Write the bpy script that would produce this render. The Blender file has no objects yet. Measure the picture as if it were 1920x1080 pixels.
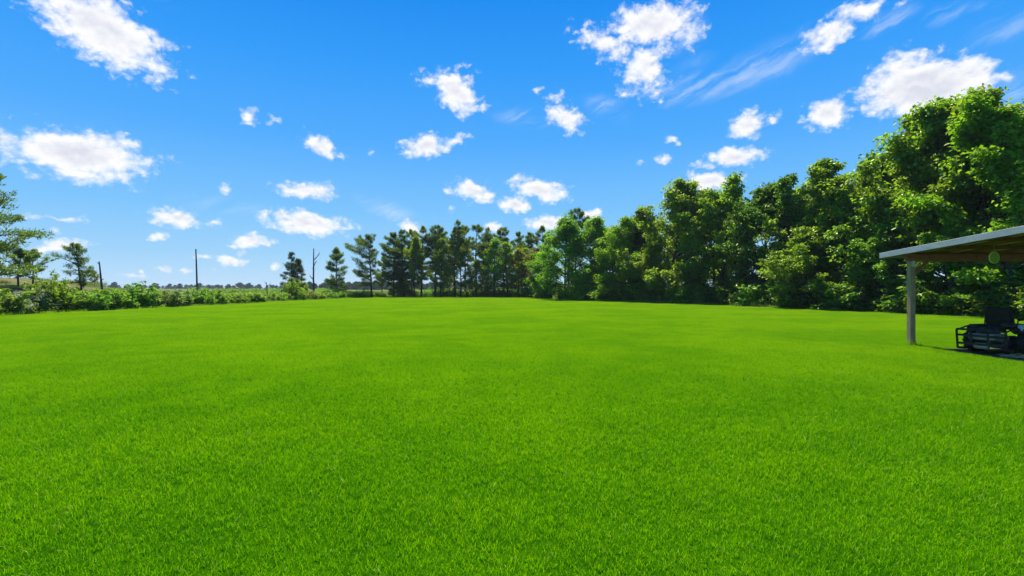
import bpy, math, random
import numpy as np
from mathutils import Vector, Matrix

R = math.radians
scene = bpy.context.scene
col = scene.collection
F = 960.0            # focal length of the photograph in its own pixels (18 mm on 36 mm)
CAM_Z = 1.6

# ------------------------------------------------------------------ camera
cam_d = bpy.data.cameras.new('camera')
cam_d.lens = 18.0
cam_d.sensor_width = 36.0
cam_d.clip_start = 0.05
cam_d.clip_end = 8000
cam = bpy.data.objects.new('camera', cam_d)
col.objects.link(cam)
cam.location = (0, 0, CAM_Z)
cam.rotation_euler = (R(90), 0, 0)
scene.camera = cam

# ------------------------------------------------------------------ sun, exposure
SUN_EL, SUN_AZ = 58.0, -9.0      # degrees; azimuth from +Y (ahead of the camera), negative = left
sd = Vector((math.sin(R(SUN_AZ)) * math.cos(R(SUN_EL)), math.cos(R(SUN_AZ)) * math.cos(R(SUN_EL)), math.sin(R(SUN_EL))))
sun_d = bpy.data.lights.new('sun', 'SUN')
sun_d.energy = 4.6
sun_d.angle = R(0.53)
sun_d.color = (1.0, 0.95, 0.86)
sun = bpy.data.objects.new('sun', sun_d)
col.objects.link(sun)
sun.location = (0, 0, 40)
sun.rotation_euler = sd.to_track_quat('Z', 'Y').to_euler()
vs = scene.view_settings
vs.view_transform = 'Standard'
vs.look = 'None'
vs.exposure = 0.62
vs.gamma = 1.0
vs.use_curve_mapping = False
scene.cycles.max_bounces = 8
scene.cycles.transparent_max_bounces = 8
scene.cycles.transmission_bounces = 5
scene.cycles.diffuse_bounces = 4


# ------------------------------------------------------------------ node helpers
class NT:
    def __init__(self, nt):
        self.nt = nt

    def new(self, typ, **kw):
        n = self.nt.nodes.new(typ)
        for k, v in kw.items():
            setattr(n, k, v)
        return n

    def link(self, a, b):
        self.nt.links.new(a, b)

    def put(self, sock, v):
        if isinstance(v, bpy.types.NodeSocket):
            self.nt.links.new(v, sock)
        else:
            sock.default_value = v

    def math(self, op, a, b=0.0, c=0.0, clamp=False):
        n = self.new('ShaderNodeMath', operation=op, use_clamp=clamp)
        self.put(n.inputs[0], a)
        self.put(n.inputs[1], b)
        self.put(n.inputs[2], c)
        return n.outputs[0]

    def vmath(self, op, a, b=None, scale=None):
        n = self.new('ShaderNodeVectorMath', operation=op)
        self.put(n.inputs[0], a)
        if b is not None:
            self.put(n.inputs[1], b)
        if scale is not None:
            self.put(n.inputs['Scale'], scale)
        return n.outputs['Value'] if op in ('LENGTH', 'DOT_PRODUCT') else n.outputs[0]

    def noise(self, vec, scale, detail=4.0, rough=0.5, dist=0.0, out='Fac'):
        n = self.new('ShaderNodeTexNoise')
        if vec is not None:
            self.link(vec, n.inputs['Vector'])
        self.put(n.inputs['Scale'], scale)
        n.inputs['Detail'].default_value = detail
        n.inputs['Roughness'].default_value = rough
        n.inputs['Distortion'].default_value = dist
        return n.outputs[out]

    def mix(self, fac, a, b, blend='MIX'):
        n = self.new('ShaderNodeMix', data_type='RGBA', blend_type=blend)
        self.put(n.inputs[0], fac)
        self.put(n.inputs[6], a if isinstance(a, bpy.types.NodeSocket) else (*a, 1.0))
        self.put(n.inputs[7], b if isinstance(b, bpy.types.NodeSocket) else (*b, 1.0))
        return n.outputs[2]

    def maprange(self, v, a, b, c=0.0, d=1.0, smooth=True):
        n = self.new('ShaderNodeMapRange', interpolation_type='SMOOTHSTEP' if smooth else 'LINEAR')
        self.put(n.inputs[0], v)
        for i, x in enumerate((a, b, c, d)):
            self.put(n.inputs[i + 1], x)
        return n.outputs[0]


# ------------------------------------------------------------------ world: sky and clouds
# clouds: photo pixel centre, half axes, tilt (clockwise), strength; turned into directions in the sky
CLOUDS = [
    (190, 52, 175, 70, 32, 1.2), (255, 85, 90, 55, 20, 0.7), (110, 10, 90, 45, 40, 0.8),
    (150, 288, 160, 50, 8, 1.35), (150, 328, 110, 26, 10, 0.8), (50, 275, 65, 28, 10, 0.6),
    (465, 217, 26, 19, 35, 0.75), (512, 224, 22, 11, 20, 0.55), (601, 272, 44, 20, 32, 0.95), (620, 290, 28, 12, 10, 0.6),
    (575, 358, 74, 18, 2, 0.95), (532, 352, 34, 10, 15, 0.55),
    (330, 408, 58, 21, 8, 1.1), (402, 418, 22, 9, 0, 0.7),
    (578, 419, 98, 25, 6, 1.2), (550, 412, 52, 19, 0, 0.9), (497, 405, 26, 10, 10, 0.65),
    (474, 452, 46, 15, 4, 1.1), (432, 459, 20, 7, 10, 0.7), (435, 489, 38, 12, 0, 0.9), (383, 482, 26, 8, 10, 0.5), (455, 476, 14, 8, 0, 0.6),
    (108, 409, 62, 10, 2, 0.75), (104, 434, 18, 10, 35, 0.65), (120, 461, 70, 14, -3, 0.95), (298, 445, 24, 10, 0, 0.85),
    (312, 504, 22, 8, 0, 0.75), (343, 508, 18, 7, 0, 0.75), (252, 518, 34, 6, 0, 0.65), (262, 508, 12, 5, 0, 0.5), (520, 500, 22, 7, 8, 0.5), (395, 505, 24, 6, 12, 0.5),
    (856, 174, 62, 40, 38, 1.15), (806, 150, 34, 24, 20, 0.55), (876, 127, 28, 9, 8, 0.5), (905, 200, 26, 14, 30, 0.5),
    (798, 274, 54, 25, -4, 1.1), (852, 264, 34, 13, -12, 0.7), (880, 257, 20, 8, 0, 0.5), (421, 352, 15, 11, 20, 0.5),
    (1060, 222, 46, 29, 28, 1.0), (1046, 188, 26, 22, 20, 0.6), 
    (1225, 45, 105, 50, -10, 1.2), (1135, 82, 75, 34, 22, 0.85), (1210, 125, 60, 60, 0, 0.95), (1200, 172, 50, 26, 0, 0.6), (1300, 50, 30, 48, 10, 0.6),
    
    
    (1560, 60, 78, 34, -28, 0.9), (1622, 18, 82, 28, -18, 0.75), 
    
    (1735, 165, 165, 62, -6, 1.6), (1690, 130, 70, 42, -10, 0.9), (1830, 140, 62, 44, 0, 0.9), (1551, 212, 54, 36, 0, 1.15), (1890, 150, 45, 30, 0, 0.5),
    (1402, 232, 46, 33, -10, 1.0), (1453, 222, 28, 16, -30, 0.55), (1380, 292, 66, 23, -3, 1.2), (1322, 310, 26, 11, 0, 0.75), (1330, 342, 66, 24, 0, 1.15),
    (884, 358, 54, 23, 12, 1.1), (966, 383, 46, 18, 2, 1.05), (1012, 356, 66, 25, 8, 1.15), (985, 340, 40, 14, 5, 0.7),
    (1022, 416, 46, 17, -4, 1.1), (1108, 402, 28, 15, 0, 1.0), (769, 426, 32, 18, 14, 0.95), (925, 426, 24, 13, 5, 0.95),
    (1246, 297, 25, 10, 0, 0.75), (1262, 260, 24, 10, 4, 0.65), (1202, 309, 15, 8, 20, 0.5), (1006, 172, 15, 9, -20, 0.5), (844, 393, 9, 7, 0, 0.5),
    (700, 285, 14, 7, 0, 0.4), 
]

# thin wisps: the same, drawn out into fibres
WISPS = [
    (985, 222, 75, 20, 4, 0.7), (1290, 172, 120, 30, -8, 0.9), (1140, 202, 55, 26, 14, 0.9), (1430, 122, 150, 40, -22, 1.0), (1330, 155, 130, 34, -6, 0.8),
    (1300, 120, 60, 20, -15, 0.5), (1660, 40, 80, 24, -24, 0.9), (1775, 24, 60, 20, -28, 1.0), (1880, 56, 110, 26, -25, 0.9), (1838, 10, 50, 14, -15, 0.6), (1290, 60, 40, 60, 20, 0.7),
    (730, 394, 75, 20, 20, 0.8), (425, 386, 110, 24, 6, 0.6), (1490, 80, 90, 22, -30, 0.7), (1900, 170, 60, 40, -20, 0.7), (310, 8, 40, 14, 10, 0.4),
]


def sky_angles(px, py):
    u, v = (px - 960) / F, (540 - py) / F
    return np.array([math.atan(u), math.atan(v / math.sqrt(1 + u * u))])


def build_world():
    w = bpy.data.worlds.new('World')
    scene.world = w
    w.use_nodes = True
    nt = w.node_tree
    nt.nodes.clear()
    N = NT(nt)
    tc = N.new('ShaderNodeTexCoord')
    sky = N.new('ShaderNodeTexSky', sky_type='NISHITA')
    sky.sun_disc = False
    sky.sun_elevation = R(SUN_EL)
    sky.sun_rotation = R(SUN_AZ)
    sky.air_density = 1.0
    sky.dust_density = 0.25
    sky.ozone_density = 4.0
    sep = N.new('ShaderNodeSeparateXYZ')
    N.link(tc.outputs['Generated'], sep.inputs[0])
    az = N.math('ARCTAN2', sep.outputs[0], sep.outputs[1])
    el = N.math('ARCSINE', sep.outputs[2])
    # clear-sky colour: the Nishita sky, deepened to the photograph's blue
    elp = N.math('MAXIMUM', el, 0.0)
    ramp = N.new('ShaderNodeValToRGB')
    N.link(N.math('DIVIDE', elp, R(60)), ramp.inputs[0])
    cr = ramp.color_ramp
    stops = [(0.0, (0.52, 0.75, 0.95)), (0.06, (0.335, 0.645, 0.96)), (0.133, (0.20, 0.55, 0.98)), (0.26, (0.078, 0.41, 0.985)), (0.38, (0.030, 0.335, 0.955)), (0.49, (0.008, 0.265, 0.89)), (1.0, (0.004, 0.14, 0.62))]
    cr.elements[0].position, cr.elements[0].color = stops[0][0], (*stops[0][1], 1)
    cr.elements[1].position, cr.elements[1].color = stops[-1][0], (*stops[-1][1], 1)
    for p, c in stops[1:-1]:
        e = cr.elements.new(p)
        e.color = (*c, 1)
    blue = N.vmath('SCALE', ramp.outputs[0], scale=10.0)
    base = N.mix(0.97, sky.outputs[0], blue)
    # cloud field
    p = N.new('ShaderNodeCombineXYZ')
    N.link(az, p.inputs[0])
    N.link(el, p.inputs[1])
    P = p.outputs[0]
    warp = N.noise(P, 30.0, 3.0, 0.55, out='Color')
    warp = N.vmath('SCALE', N.vmath('SUBTRACT', warp, (0.5, 0.5, 0.5)), scale=0.020)
    Q = N.vmath('ADD', P, warp)
    def field(items, Q):
        acc = None
        for k, (px, py, rx, ry, rot, s) in enumerate(items):
            if k and k % 15 == 0:      # keeps the shader's evaluation in order (limited stack)
                Q = N.vmath('ADD', Q, N.vmath('SCALE', (1e-7, 0, 0), scale=acc))
            c = sky_angles(px, py)
            th = R(rot)
            a = sky_angles(px + rx * math.cos(th), py + rx * math.sin(th)) - c
            b = sky_angles(px - ry * math.sin(th), py + ry * math.cos(th)) - c
            la = float(np.hypot(*a)) * 1.10
            lb = abs(a[0] * b[1] - a[1] * b[0]) / la * 1.10 * 1.16
            m = N.new('ShaderNodeMapping', vector_type='TEXTURE')
            N.link(Q, m.inputs['Vector'])
            m.inputs['Location'].default_value = (c[0], c[1], 0)
            m.inputs['Rotation'].default_value = (0, 0, math.atan2(a[1], a[0]))
            m.inputs['Scale'].default_value = (la, float(lb), 1)
            r = N.vmath('LENGTH', m.outputs[0])
            d = N.math('MULTIPLY_ADD', r, -s, s)
            if acc is None:
                acc = d
            else:
                sm = N.new('ShaderNodeMath', operation='SMOOTH_MAX')
                N.link(acc, sm.inputs[0])
                N.link(d, sm.inputs[1])
                sm.inputs[2].default_value = 0.12
                acc = sm.outputs[0]
        return acc

    wacc = field(WISPS, Q)
    wm = N.new('ShaderNodeMapping', vector_type='TEXTURE')
    N.link(Q, wm.inputs['Vector'])
    wm.inputs['Rotation'].default_value = (0, 0, R(22))
    wm.inputs['Scale'].default_value = (0.16, 0.022, 1)
    fib = N.noise(wm.outputs[0], 1.0, 7.0, 0.62, 0.5)
    walpha = N.math('MULTIPLY', N.maprange(wacc, 0.0, 0.8), N.maprange(fib, 0.36, 0.74))
    walpha = N.math('MULTIPLY', walpha, 0.38)
    Q2 = N.vmath('ADD', Q, N.vmath('SCALE', (1e-7, 0, 0), scale=walpha))
    acc = field(CLOUDS, Q2)
    # the same kind of scattered cumulus over the rest of the sky
    dirv = tc.outputs['Generated']
    gen = N.maprange(N.noise(dirv, 3.2, 2.0, 0.5), 0.56, 0.80, -0.35, 1.0, smooth=False)
    outside = N.math('MAXIMUM', N.maprange(N.math('ABSOLUTE', az), 0.86, 1.05), N.maprange(el, 0.56, 0.72))
    acc = N.math('MAXIMUM', acc, N.math('MULTIPLY_ADD', outside, N.math('ADD', gen, 1.0), -1.0))
    pw = N.new('ShaderNodeMapping', vector_type='POINT')
    N.link(P, pw.inputs['Vector'])
    pw.inputs['Scale'].default_value = (1.0, 1.35, 1.0)
    fb = N.noise(pw.outputs[0], 34.0, 11.0, 0.55, 0.25)
    vor = N.new('ShaderNodeTexVoronoi', feature='SMOOTH_F1')
    N.link(N.vmath('ADD', pw.outputs[0], warp), vor.inputs['Vector'])
    vor.inputs['Scale'].default_value = 52.0
    vor.inputs['Detail'].default_value = 2.5
    vor.inputs['Roughness'].default_value = 0.55
    vor.inputs['Lacunarity'].default_value = 2.3
    vor.inputs['Smoothness'].default_value = 0.5
    puff = N.math('SUBTRACT', 0.54, vor.outputs['Distance'])
    tex = N.math('ADD', N.math('MULTIPLY', N.math('SUBTRACT', fb, 0.5), 1.55), N.math('MULTIPLY', puff, 0.55))
    tex = N.math('MULTIPLY', tex, N.maprange(acc, 0.15, 0.9, 1.0, 0.6))
    dens = N.math('SUBTRACT', N.math('ADD', acc, tex), -0.13)
    dens = N.math('MULTIPLY', dens, N.maprange(acc, -0.30, 0.05))
    alpha = N.maprange(dens, 0.015, 0.80)
    # thickness and relief give the faint grey-lilac bodies
    up = N.new('ShaderNodeVectorMath', operation='ADD')
    N.link(pw.outputs[0], up.inputs[0])
    up.inputs[1].default_value = (0.0, 0.010, 0.0)
    fbu = N.noise(up.outputs[0], 34.0, 6.0, 0.58, 0.25)
    relief = N.math('SUBTRACT', fbu, fb)
    shade = N.math('ADD', N.math('MULTIPLY', relief, 1.3), N.maprange(dens, 0.5, 1.4, 0.0, 0.55))
    shade = N.math('SUBTRACT', shade, N.math('MULTIPLY', puff, 0.35))
    shade = N.maprange(shade, 0.02, 0.85)
    ccol = N.mix(shade, (10.2, 10.2, 10.3), (7.2, 7.45, 8.4))
    out_c = N.mix(walpha, base, (9.6, 9.8, 10.2))
    out_c = N.mix(N.math('MULTIPLY', alpha, 0.985), out_c, ccol)
    bg = N.new('ShaderNodeBackground')
    N.link(out_c, bg.inputs['Color'])
    bg.inputs['Strength'].default_value = 0.066
    o = N.new('ShaderNodeOutputWorld')
    N.link(bg.outputs[0], o.inputs[0])
    w.cycles.sampling_method = 'MANUAL'
    w.cycles.sample_map_resolution = 512


build_world()


# ------------------------------------------------------------------ materials
MATS = {}


def new_mat(name):
    m = bpy.data.materials.new(name)
    m.use_nodes = True
    m.node_tree.nodes.clear()
    MATS[name] = m
    return m, NT(m.node_tree)


def attr(N, name):
    a = N.new('ShaderNodeAttribute', attribute_name=name)
    return a.outputs['Fac']


def leaf_mat(name, dark, light, trans, tfac=0.45, gloss=0.06, rough=0.45, hue=0.02):
    """two-sided leaf: diffuse + light coming through + a little gloss; each leaf has its own tint."""
    m, N = new_mat(name)
    t = attr(N, 'tint')
    oi = N.new('ShaderNodeObjectInfo')
    c = N.mix(t, dark, light)
    hs = N.new('ShaderNodeHueSaturation')
    N.link(c, hs.inputs['Color'])
    N.link(N.math('MULTIPLY_ADD', oi.outputs['Random'], hue * 2, 0.5 - hue), hs.inputs['Hue'])
    N.link(N.math('MULTIPLY_ADD', oi.outputs['Random'], 0.35, 0.85), hs.inputs['Value'])
    d = N.new('ShaderNodeBsdfDiffuse')
    N.link(hs.outputs[0], d.inputs['Color'])
    tr = N.new('ShaderNodeBsdfTranslucent')
    hs2 = N.new('ShaderNodeHueSaturation')
    hs2.inputs['Color'].default_value = (*trans, 1)
    N.link(N.math('MULTIPLY_ADD', oi.outputs['Random'], hue * 2, 0.5 - hue), hs2.inputs['Hue'])
    N.link(N.math('MULTIPLY_ADD', t, 0.7, 0.6), hs2.inputs['Value'])
    N.link(hs2.outputs[0], tr.inputs['Color'])
    mx = N.new('ShaderNodeMixShader')
    mx.inputs[0].default_value = tfac
    N.link(d.outputs[0], mx.inputs[1])
    N.link(tr.outputs[0], mx.inputs[2])
    g = N.new('ShaderNodeBsdfGlossy')
    g.inputs['Roughness'].default_value = rough
    g.inputs['Color'].default_value = (0.85, 0.95, 0.45, 1)
    mg = N.new('ShaderNodeMixShader')
    mg.inputs[0].default_value = gloss
    N.link(mx.outputs[0], mg.inputs[1])
    N.link(g.outputs[0], mg.inputs[2])
    o = N.new('ShaderNodeOutputMaterial')
    N.link(mg.outputs[0], o.inputs[0])
    return m


def surf_mat(name, fn, rough=0.8, metallic=0.0, spec=0.5, bump=None):
    m, N = new_mat(name)
    b = N.new('ShaderNodeBsdfPrincipled')
    v = fn(N)
    N.put(b.inputs['Base Color'], v if isinstance(v, bpy.types.NodeSocket) else (*v, 1))
    b.inputs['Roughness'].default_value = rough
    b.inputs['Metallic'].default_value = metallic
    b.inputs['Specular IOR Level'].default_value = spec
    if bump:
        bn = N.new('ShaderNodeBump')
        bn.inputs['Strength'].default_value = bump[1]
        bn.inputs['Distance'].default_value = bump[2]
        tc = N.new('ShaderNodeTexCoord')
        N.link(N.noise(tc.outputs['Object'], bump[0], 6.0, 0.6), bn.inputs['Height'])
        N.link(bn.outputs[0], b.inputs['Normal'])
    o = N.new('ShaderNodeOutputMaterial')
    N.link(b.outputs[0], o.inputs[0])
    return m


def geo_pos(N):
    return N.new('ShaderNodeNewGeometry').outputs['Position']


def obj_pos(N):
    return N.new('ShaderNodeTexCoord').outputs['Object']


def noisy(a, b, scale, detail=5.0, lo=0.35, hi=0.65, world=False):
    def f(N):
        p = geo_pos(N) if world else obj_pos(N)
        return N.mix(N.maprange(N.noise(p, scale, detail, 0.6), lo, hi), a, b)
    return f


def wood_fn(a, b, scale=(9, 9, 1.0)):
    def f(N):
        mp = N.new('ShaderNodeMapping')
        mp.inputs['Scale'].default_value = scale
        N.link(obj_pos(N), mp.inputs['Vector'])
        g = N.maprange(N.noise(mp.outputs[0], 3.0, 7.0, 0.65, 0.4), 0.3, 0.7)
        k = N.maprange(N.noise(mp.outputs[0], 16.0, 4.0, 0.6), 0.40, 0.75)
        return N.mix(N.math('MULTIPLY', k, 0.5), N.mix(g, a, b), tuple(x * 0.35 for x in a))
    return f


leaf_mat('maple_leaf', (0.028, 0.084, 0.006), (0.090, 0.200, 0.011), (0.37, 0.64, 0.015), 0.50, 0.06, 0.40)
leaf_mat('light_leaf', (0.036, 0.095, 0.004), (0.095, 0.205, 0.008), (0.40, 0.66, 0.014), 0.52, 0.04)
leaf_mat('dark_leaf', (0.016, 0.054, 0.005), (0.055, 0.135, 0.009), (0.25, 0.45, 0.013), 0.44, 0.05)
leaf_mat('yellow_leaf', (0.06, 0.088, 0.006), (0.12, 0.165, 0.012), (0.52, 0.64, 0.018), 0.52, 0.03)
leaf_mat('rust_leaf', (0.065, 0.058, 0.010), (0.13, 0.105, 0.016), (0.42, 0.36, 0.03), 0.42, 0.04)
leaf_mat('bush_leaf', (0.026, 0.090, 0.006), (0.098, 0.220, 0.013), (0.36, 0.63, 0.022), 0.48, 0.05)
leaf_mat('pale_bush_leaf', (0.06, 0.11, 0.018), (0.14, 0.23, 0.045), (0.33, 0.47, 0.06), 0.42, 0.05)
leaf_mat('pine_needle', (0.022, 0.056, 0.008), (0.066, 0.135, 0.014), (0.26, 0.41, 0.020), 0.40, 0.05)
leaf_mat('spruce_needle', (0.015, 0.042, 0.014), (0.045, 0.092, 0.024), (0.13, 0.22, 0.03), 0.30, 0.04)
leaf_mat('blossom', (0.60, 0.58, 0.52), (0.80, 0.80, 0.76), (0.6, 0.6, 0.5), 0.3, 0.0)
leaf_mat('far_leaf', (0.018, 0.042, 0.012), (0.05, 0.095, 0.02), (0.14, 0.23, 0.025), 0.35, 0.0)
leaf_mat('meadow_blade', (0.12, 0.17, 0.025), (0.30, 0.33, 0.09), (0.35, 0.46, 0.08), 0.45, 0.02)
surf_mat('bark', noisy((0.035, 0.026, 0.020), (0.10, 0.080, 0.062), 7.0), 0.9, spec=0.2)
surf_mat('dead_wood', noisy((0.045, 0.038, 0.032), (0.13, 0.11, 0.095), 5.0), 0.9, spec=0.2)


def grass_mat():
    m, N = new_mat('grass_blade')
    t = attr(N, 'tint')
    hgt = attr(N, 'hgt')
    pos = geo_pos(N)
    n1 = N.maprange(N.noise(pos, 0.22, 4.0, 0.6, 0.4), 0.36, 0.64)
    n2 = N.maprange(N.noise(pos, 1.3, 4.0, 0.6), 0.33, 0.70)
    n3 = N.maprange(N.noise(pos, 6.0, 2.0, 0.5), 0.3, 0.7)
    var = N.math('ADD', N.math('MULTIPLY', n2, 0.40), N.math('ADD', N.math('MULTIPLY', n1, 0.60), N.math('MULTIPLY', n3, 0.2)))
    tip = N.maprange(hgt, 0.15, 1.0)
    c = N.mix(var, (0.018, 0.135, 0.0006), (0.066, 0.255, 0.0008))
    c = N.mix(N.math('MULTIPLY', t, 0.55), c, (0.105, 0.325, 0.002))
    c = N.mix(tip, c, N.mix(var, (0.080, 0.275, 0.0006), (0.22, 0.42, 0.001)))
    straw = N.maprange(t, 0.985, 0.99)
    c = N.mix(straw, c, (0.40, 0.40, 0.12))
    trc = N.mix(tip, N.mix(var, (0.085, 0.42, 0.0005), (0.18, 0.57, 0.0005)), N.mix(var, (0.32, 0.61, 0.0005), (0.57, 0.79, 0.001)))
    d = N.new('ShaderNodeBsdfDiffuse')
    N.link(c, d.inputs['Color'])
    tr = N.new('ShaderNodeBsdfTranslucent')
    N.link(N.mix(straw, trc, (0.5, 0.5, 0.15)), tr.inputs['Color'])
    mx = N.new('ShaderNodeMixShader')
    mx.inputs[0].default_value = 0.52
    N.link(d.outputs[0], mx.inputs[1])
    N.link(tr.outputs[0], mx.inputs[2])
    g = N.new('ShaderNodeBsdfGlossy')
    g.inputs['Roughness'].default_value = 0.42
    g.inputs['Color'].default_value = (0.80, 1.0, 0.12, 1)
    mg = N.new('ShaderNodeMixShader')
    mg.inputs[0].default_value = 0.04
    N.link(mx.outputs[0], mg.inputs[1])
    N.link(g.outputs[0], mg.inputs[2])
    o = N.new('ShaderNodeOutputMaterial')
    N.link(mg.outputs[0], o.inputs[0])


grass_mat()


def lawn_fn(N):
    pos = geo_pos(N)
    n = N.maprange(N.noise(pos, 1.3, 4.0, 0.6), 0.3, 0.7)
    return N.mix(n, (0.020, 0.085, 0.001), (0.038, 0.125, 0.001))


surf_mat('lawn_ground', lawn_fn, 1.0, spec=0.0)


def meadow_fn(N):
    pos = geo_pos(N)
    n = N.maprange(N.noise(pos, 0.045, 5.0, 0.6), 0.35, 0.65)
    n2 = N.maprange(N.noise(pos, 0.9, 5.0, 0.65), 0.3, 0.7)
    c = N.mix(n, (0.115, 0.175, 0.030), (0.20, 0.235, 0.06))
    return N.mix(N.math('MULTIPLY', n2, 0.5), c, (0.06, 0.10, 0.02))


surf_mat('meadow_ground', meadow_fn, 1.0, spec=0.0, bump=(1.5, 0.5, 0.2))
surf_mat('mound_ground', noisy((0.20, 0.165, 0.085), (0.13, 0.15, 0.04), 0.35, lo=0.4, hi=0.6, world=True), 1.0, spec=0.0, bump=(2.0, 0.6, 0.2))
surf_mat('dirt', noisy((0.075, 0.055, 0.030), (0.16, 0.115, 0.065), 3.0, world=True), 1.0, spec=0.05, bump=(9.0, 0.5, 0.03))


# ------------------------------------------------------------------ object helpers
def mesh_np(name, V, T, mat, tint=None, hgt=None, smooth=False):
    """mesh from numpy triangles"""
    me = bpy.data.meshes.new(name)
    V = np.asarray(V, np.float32)
    T = np.asarray(T, np.int32)
    me.vertices.add(len(V))
    me.vertices.foreach_set('co', V.ravel())
    me.loops.add(T.size)
    me.loops.foreach_set('vertex_index', T.ravel())
    me.polygons.add(len(T))
    me.polygons.foreach_set('loop_start', np.arange(0, T.size, T.shape[1], dtype=np.int32))
    me.polygons.foreach_set('loop_total', np.full(len(T), T.shape[1], np.int32))
    if smooth:
        me.polygons.foreach_set('use_smooth', np.ones(len(T), bool))
    for nm, a in (('tint', tint), ('hgt', hgt)):
        if a is not None:
            at = me.attributes.new(nm, 'FLOAT', 'POINT')
            at.data.foreach_set('value', np.asarray(a, np.float32))
    me.materials.append(MATS[mat] if isinstance(mat, str) else mat)
    me.update(calc_edges=True)
    return me


class MB:
    """collects boxes, bars, tubes and lathes, then links them as ONE mesh object"""
    def __init__(self):
        self.v, self.f, self.s = [], [], []

    def add(self, vs, fs, smooth=False):
        o = len(self.v)
        self.v += [tuple(map(float, x)) for x in vs]
        self.f += [tuple(i + o for i in f) for f in fs]
        self.s += [smooth] * len(fs)
        return self

    def box(self, c, s, bev=0.0, M=None):
        hx, hy, hz = s[0] / 2, s[1] / 2, s[2] / 2
        b = min(bev, hx * 0.9, hy * 0.9, hz * 0.9)
        vs = []
        if b <= 0:
            for z in (-hz, hz):
                for x, y in ((-hx, -hy), (hx, -hy), (hx, hy), (-hx, hy)):
                    vs.append(Vector((x, y, z)))
            fs = [(3, 2, 1, 0), (4, 5, 6, 7), (0, 1, 5, 4), (1, 2, 6, 5), (2, 3, 7, 6), (3, 0, 4, 7)]
        else:
            rings = [(-hz, b), (-hz + b, 0), (hz - b, 0), (hz, b)]
            for z, i in rings:
                x, y = hx - i, hy - i
                e = b if i == 0 else b * 0.5
                vs += [Vector(p + (z,)) for p in ((-x + e, -y), (x - e, -y), (x, -y + e), (x, y - e), (x - e, y), (-x + e, y), (-x, y - e), (-x, -y + e))]
            fs = [tuple(range(7, -1, -1)), tuple(range(24, 32))]
            for r in range(3):
                for k in range(8):
                    fs.append((r * 8 + k, r * 8 + (k + 1) % 8, r * 8 + 8 + (k + 1) % 8, r * 8 + 8 + k))
        if M is not None:
            vs = [M @ v for v in vs]
        c = Vector(c)
        return self.add([v + c for v in vs], fs)

    def bar(self, a, b, w, h, bev=0.004, up=(0, 0, 1)):
        """box of section w x h from a to b"""
        a, b = Vector(a), Vector(b)
        d = b - a
        y = d.normalized()
        x = y.cross(Vector(up))
        if x.length < 1e-4:
            x = Vector((1, 0, 0))
        x.normalize()
        z = x.cross(y)
        M = Matrix((x, y, z)).transposed()
        return self.box((a + b) / 2, (w, d.length, h), bev, M)

    def tube(self, pts, rad, n=8, cap=True):
        pts = [Vector(p) for p in pts]
        if not hasattr(rad, '__len__'):
            rad = [rad] * len(pts)
        vs, fs = [], []
        x = None
        for i, p in enumerate(pts):
            t = (pts[min(i + 1, len(pts) - 1)] - pts[max(i - 1, 0)]).normalized()
            if x is None:
                x = t.orthogonal().normalized()
            x = (x - t * x.dot(t)).normalized()
            y = t.cross(x)
            for k in range(n):
                a = 2 * math.pi * k / n
                vs.append(p + (x * math.cos(a) + y * math.sin(a)) * rad[i])
        for i in range(len(pts) - 1):
            for k in range(n):
                fs.append((i * n + k, i * n + (k + 1) % n, (i + 1) * n + (k + 1) % n, (i + 1) * n + k))
        if cap:
            fs.append(tuple(range(n - 1, -1, -1)))
            fs.append(tuple((len(pts) - 1) * n + k for k in range(n)))
        return self.add(vs, fs, True)

    def lathe(self, prof, axis='z', c=(0, 0, 0), n=20):
        vs, fs = [], []
        c = Vector(c)
        for (r, z) in prof:
            for k in range(n):
                a = 2 * math.pi * k / n
                p = (r * math.cos(a), r * math.sin(a), z)
                p = {'z': p, 'y': (p[0], p[2], p[1]), 'x': (p[2], p[0], p[1])}[axis]
                vs.append(c + Vector(p))
        for i in range(len(prof) - 1):
            for k in range(n):
                fs.append((i * n + k, i * n + (k + 1) % n, (i + 1) * n + (k + 1) % n, (i + 1) * n + k))
        fs.append(tuple(range(n - 1, -1, -1)))
        fs.append(tuple((len(prof) - 1) * n + k for k in range(n)))
        return self.add(vs, fs, True)

    def mesh(self, name, mat):
        me = bpy.data.meshes.new(name)
        me.from_pydata(self.v, [], self.f)
        me.polygons.foreach_set('use_smooth', self.s)
        me.materials.append(MATS[mat])
        me.update()
        return me

    def build(self, name, mat, parent=None):
        return link(name, self.mesh(name, mat), parent)


def link(name, me, parent=None):
    o = bpy.data.objects.new(name, me)
    col.objects.link(o)
    if parent is not None:
        o.parent = parent
    return o


def tag(o, label=None, cat=None, group=None, kind=None):
    if label:
        o['label'] = label
    if cat:
        o['category'] = cat
    if group:
        o['group'] = group
    if kind:
        o['kind'] = kind
    return o


def thing(name, label, cat, loc=(0, 0, 0), rz=0.0, group=None):
    o = bpy.data.objects.new(name, None)
    o.empty_display_size = 0.3
    col.objects.link(o)
    o.location = loc
    o.rotation_euler = (0, 0, rz)
    return tag(o, label, cat, group)


def at(px, d):
    """ground point seen at photo column px at depth d"""
    return ((px - 960) / F * d, d)


def height_for(py, d):
    return CAM_Z + (540 - py) / F * d


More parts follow.
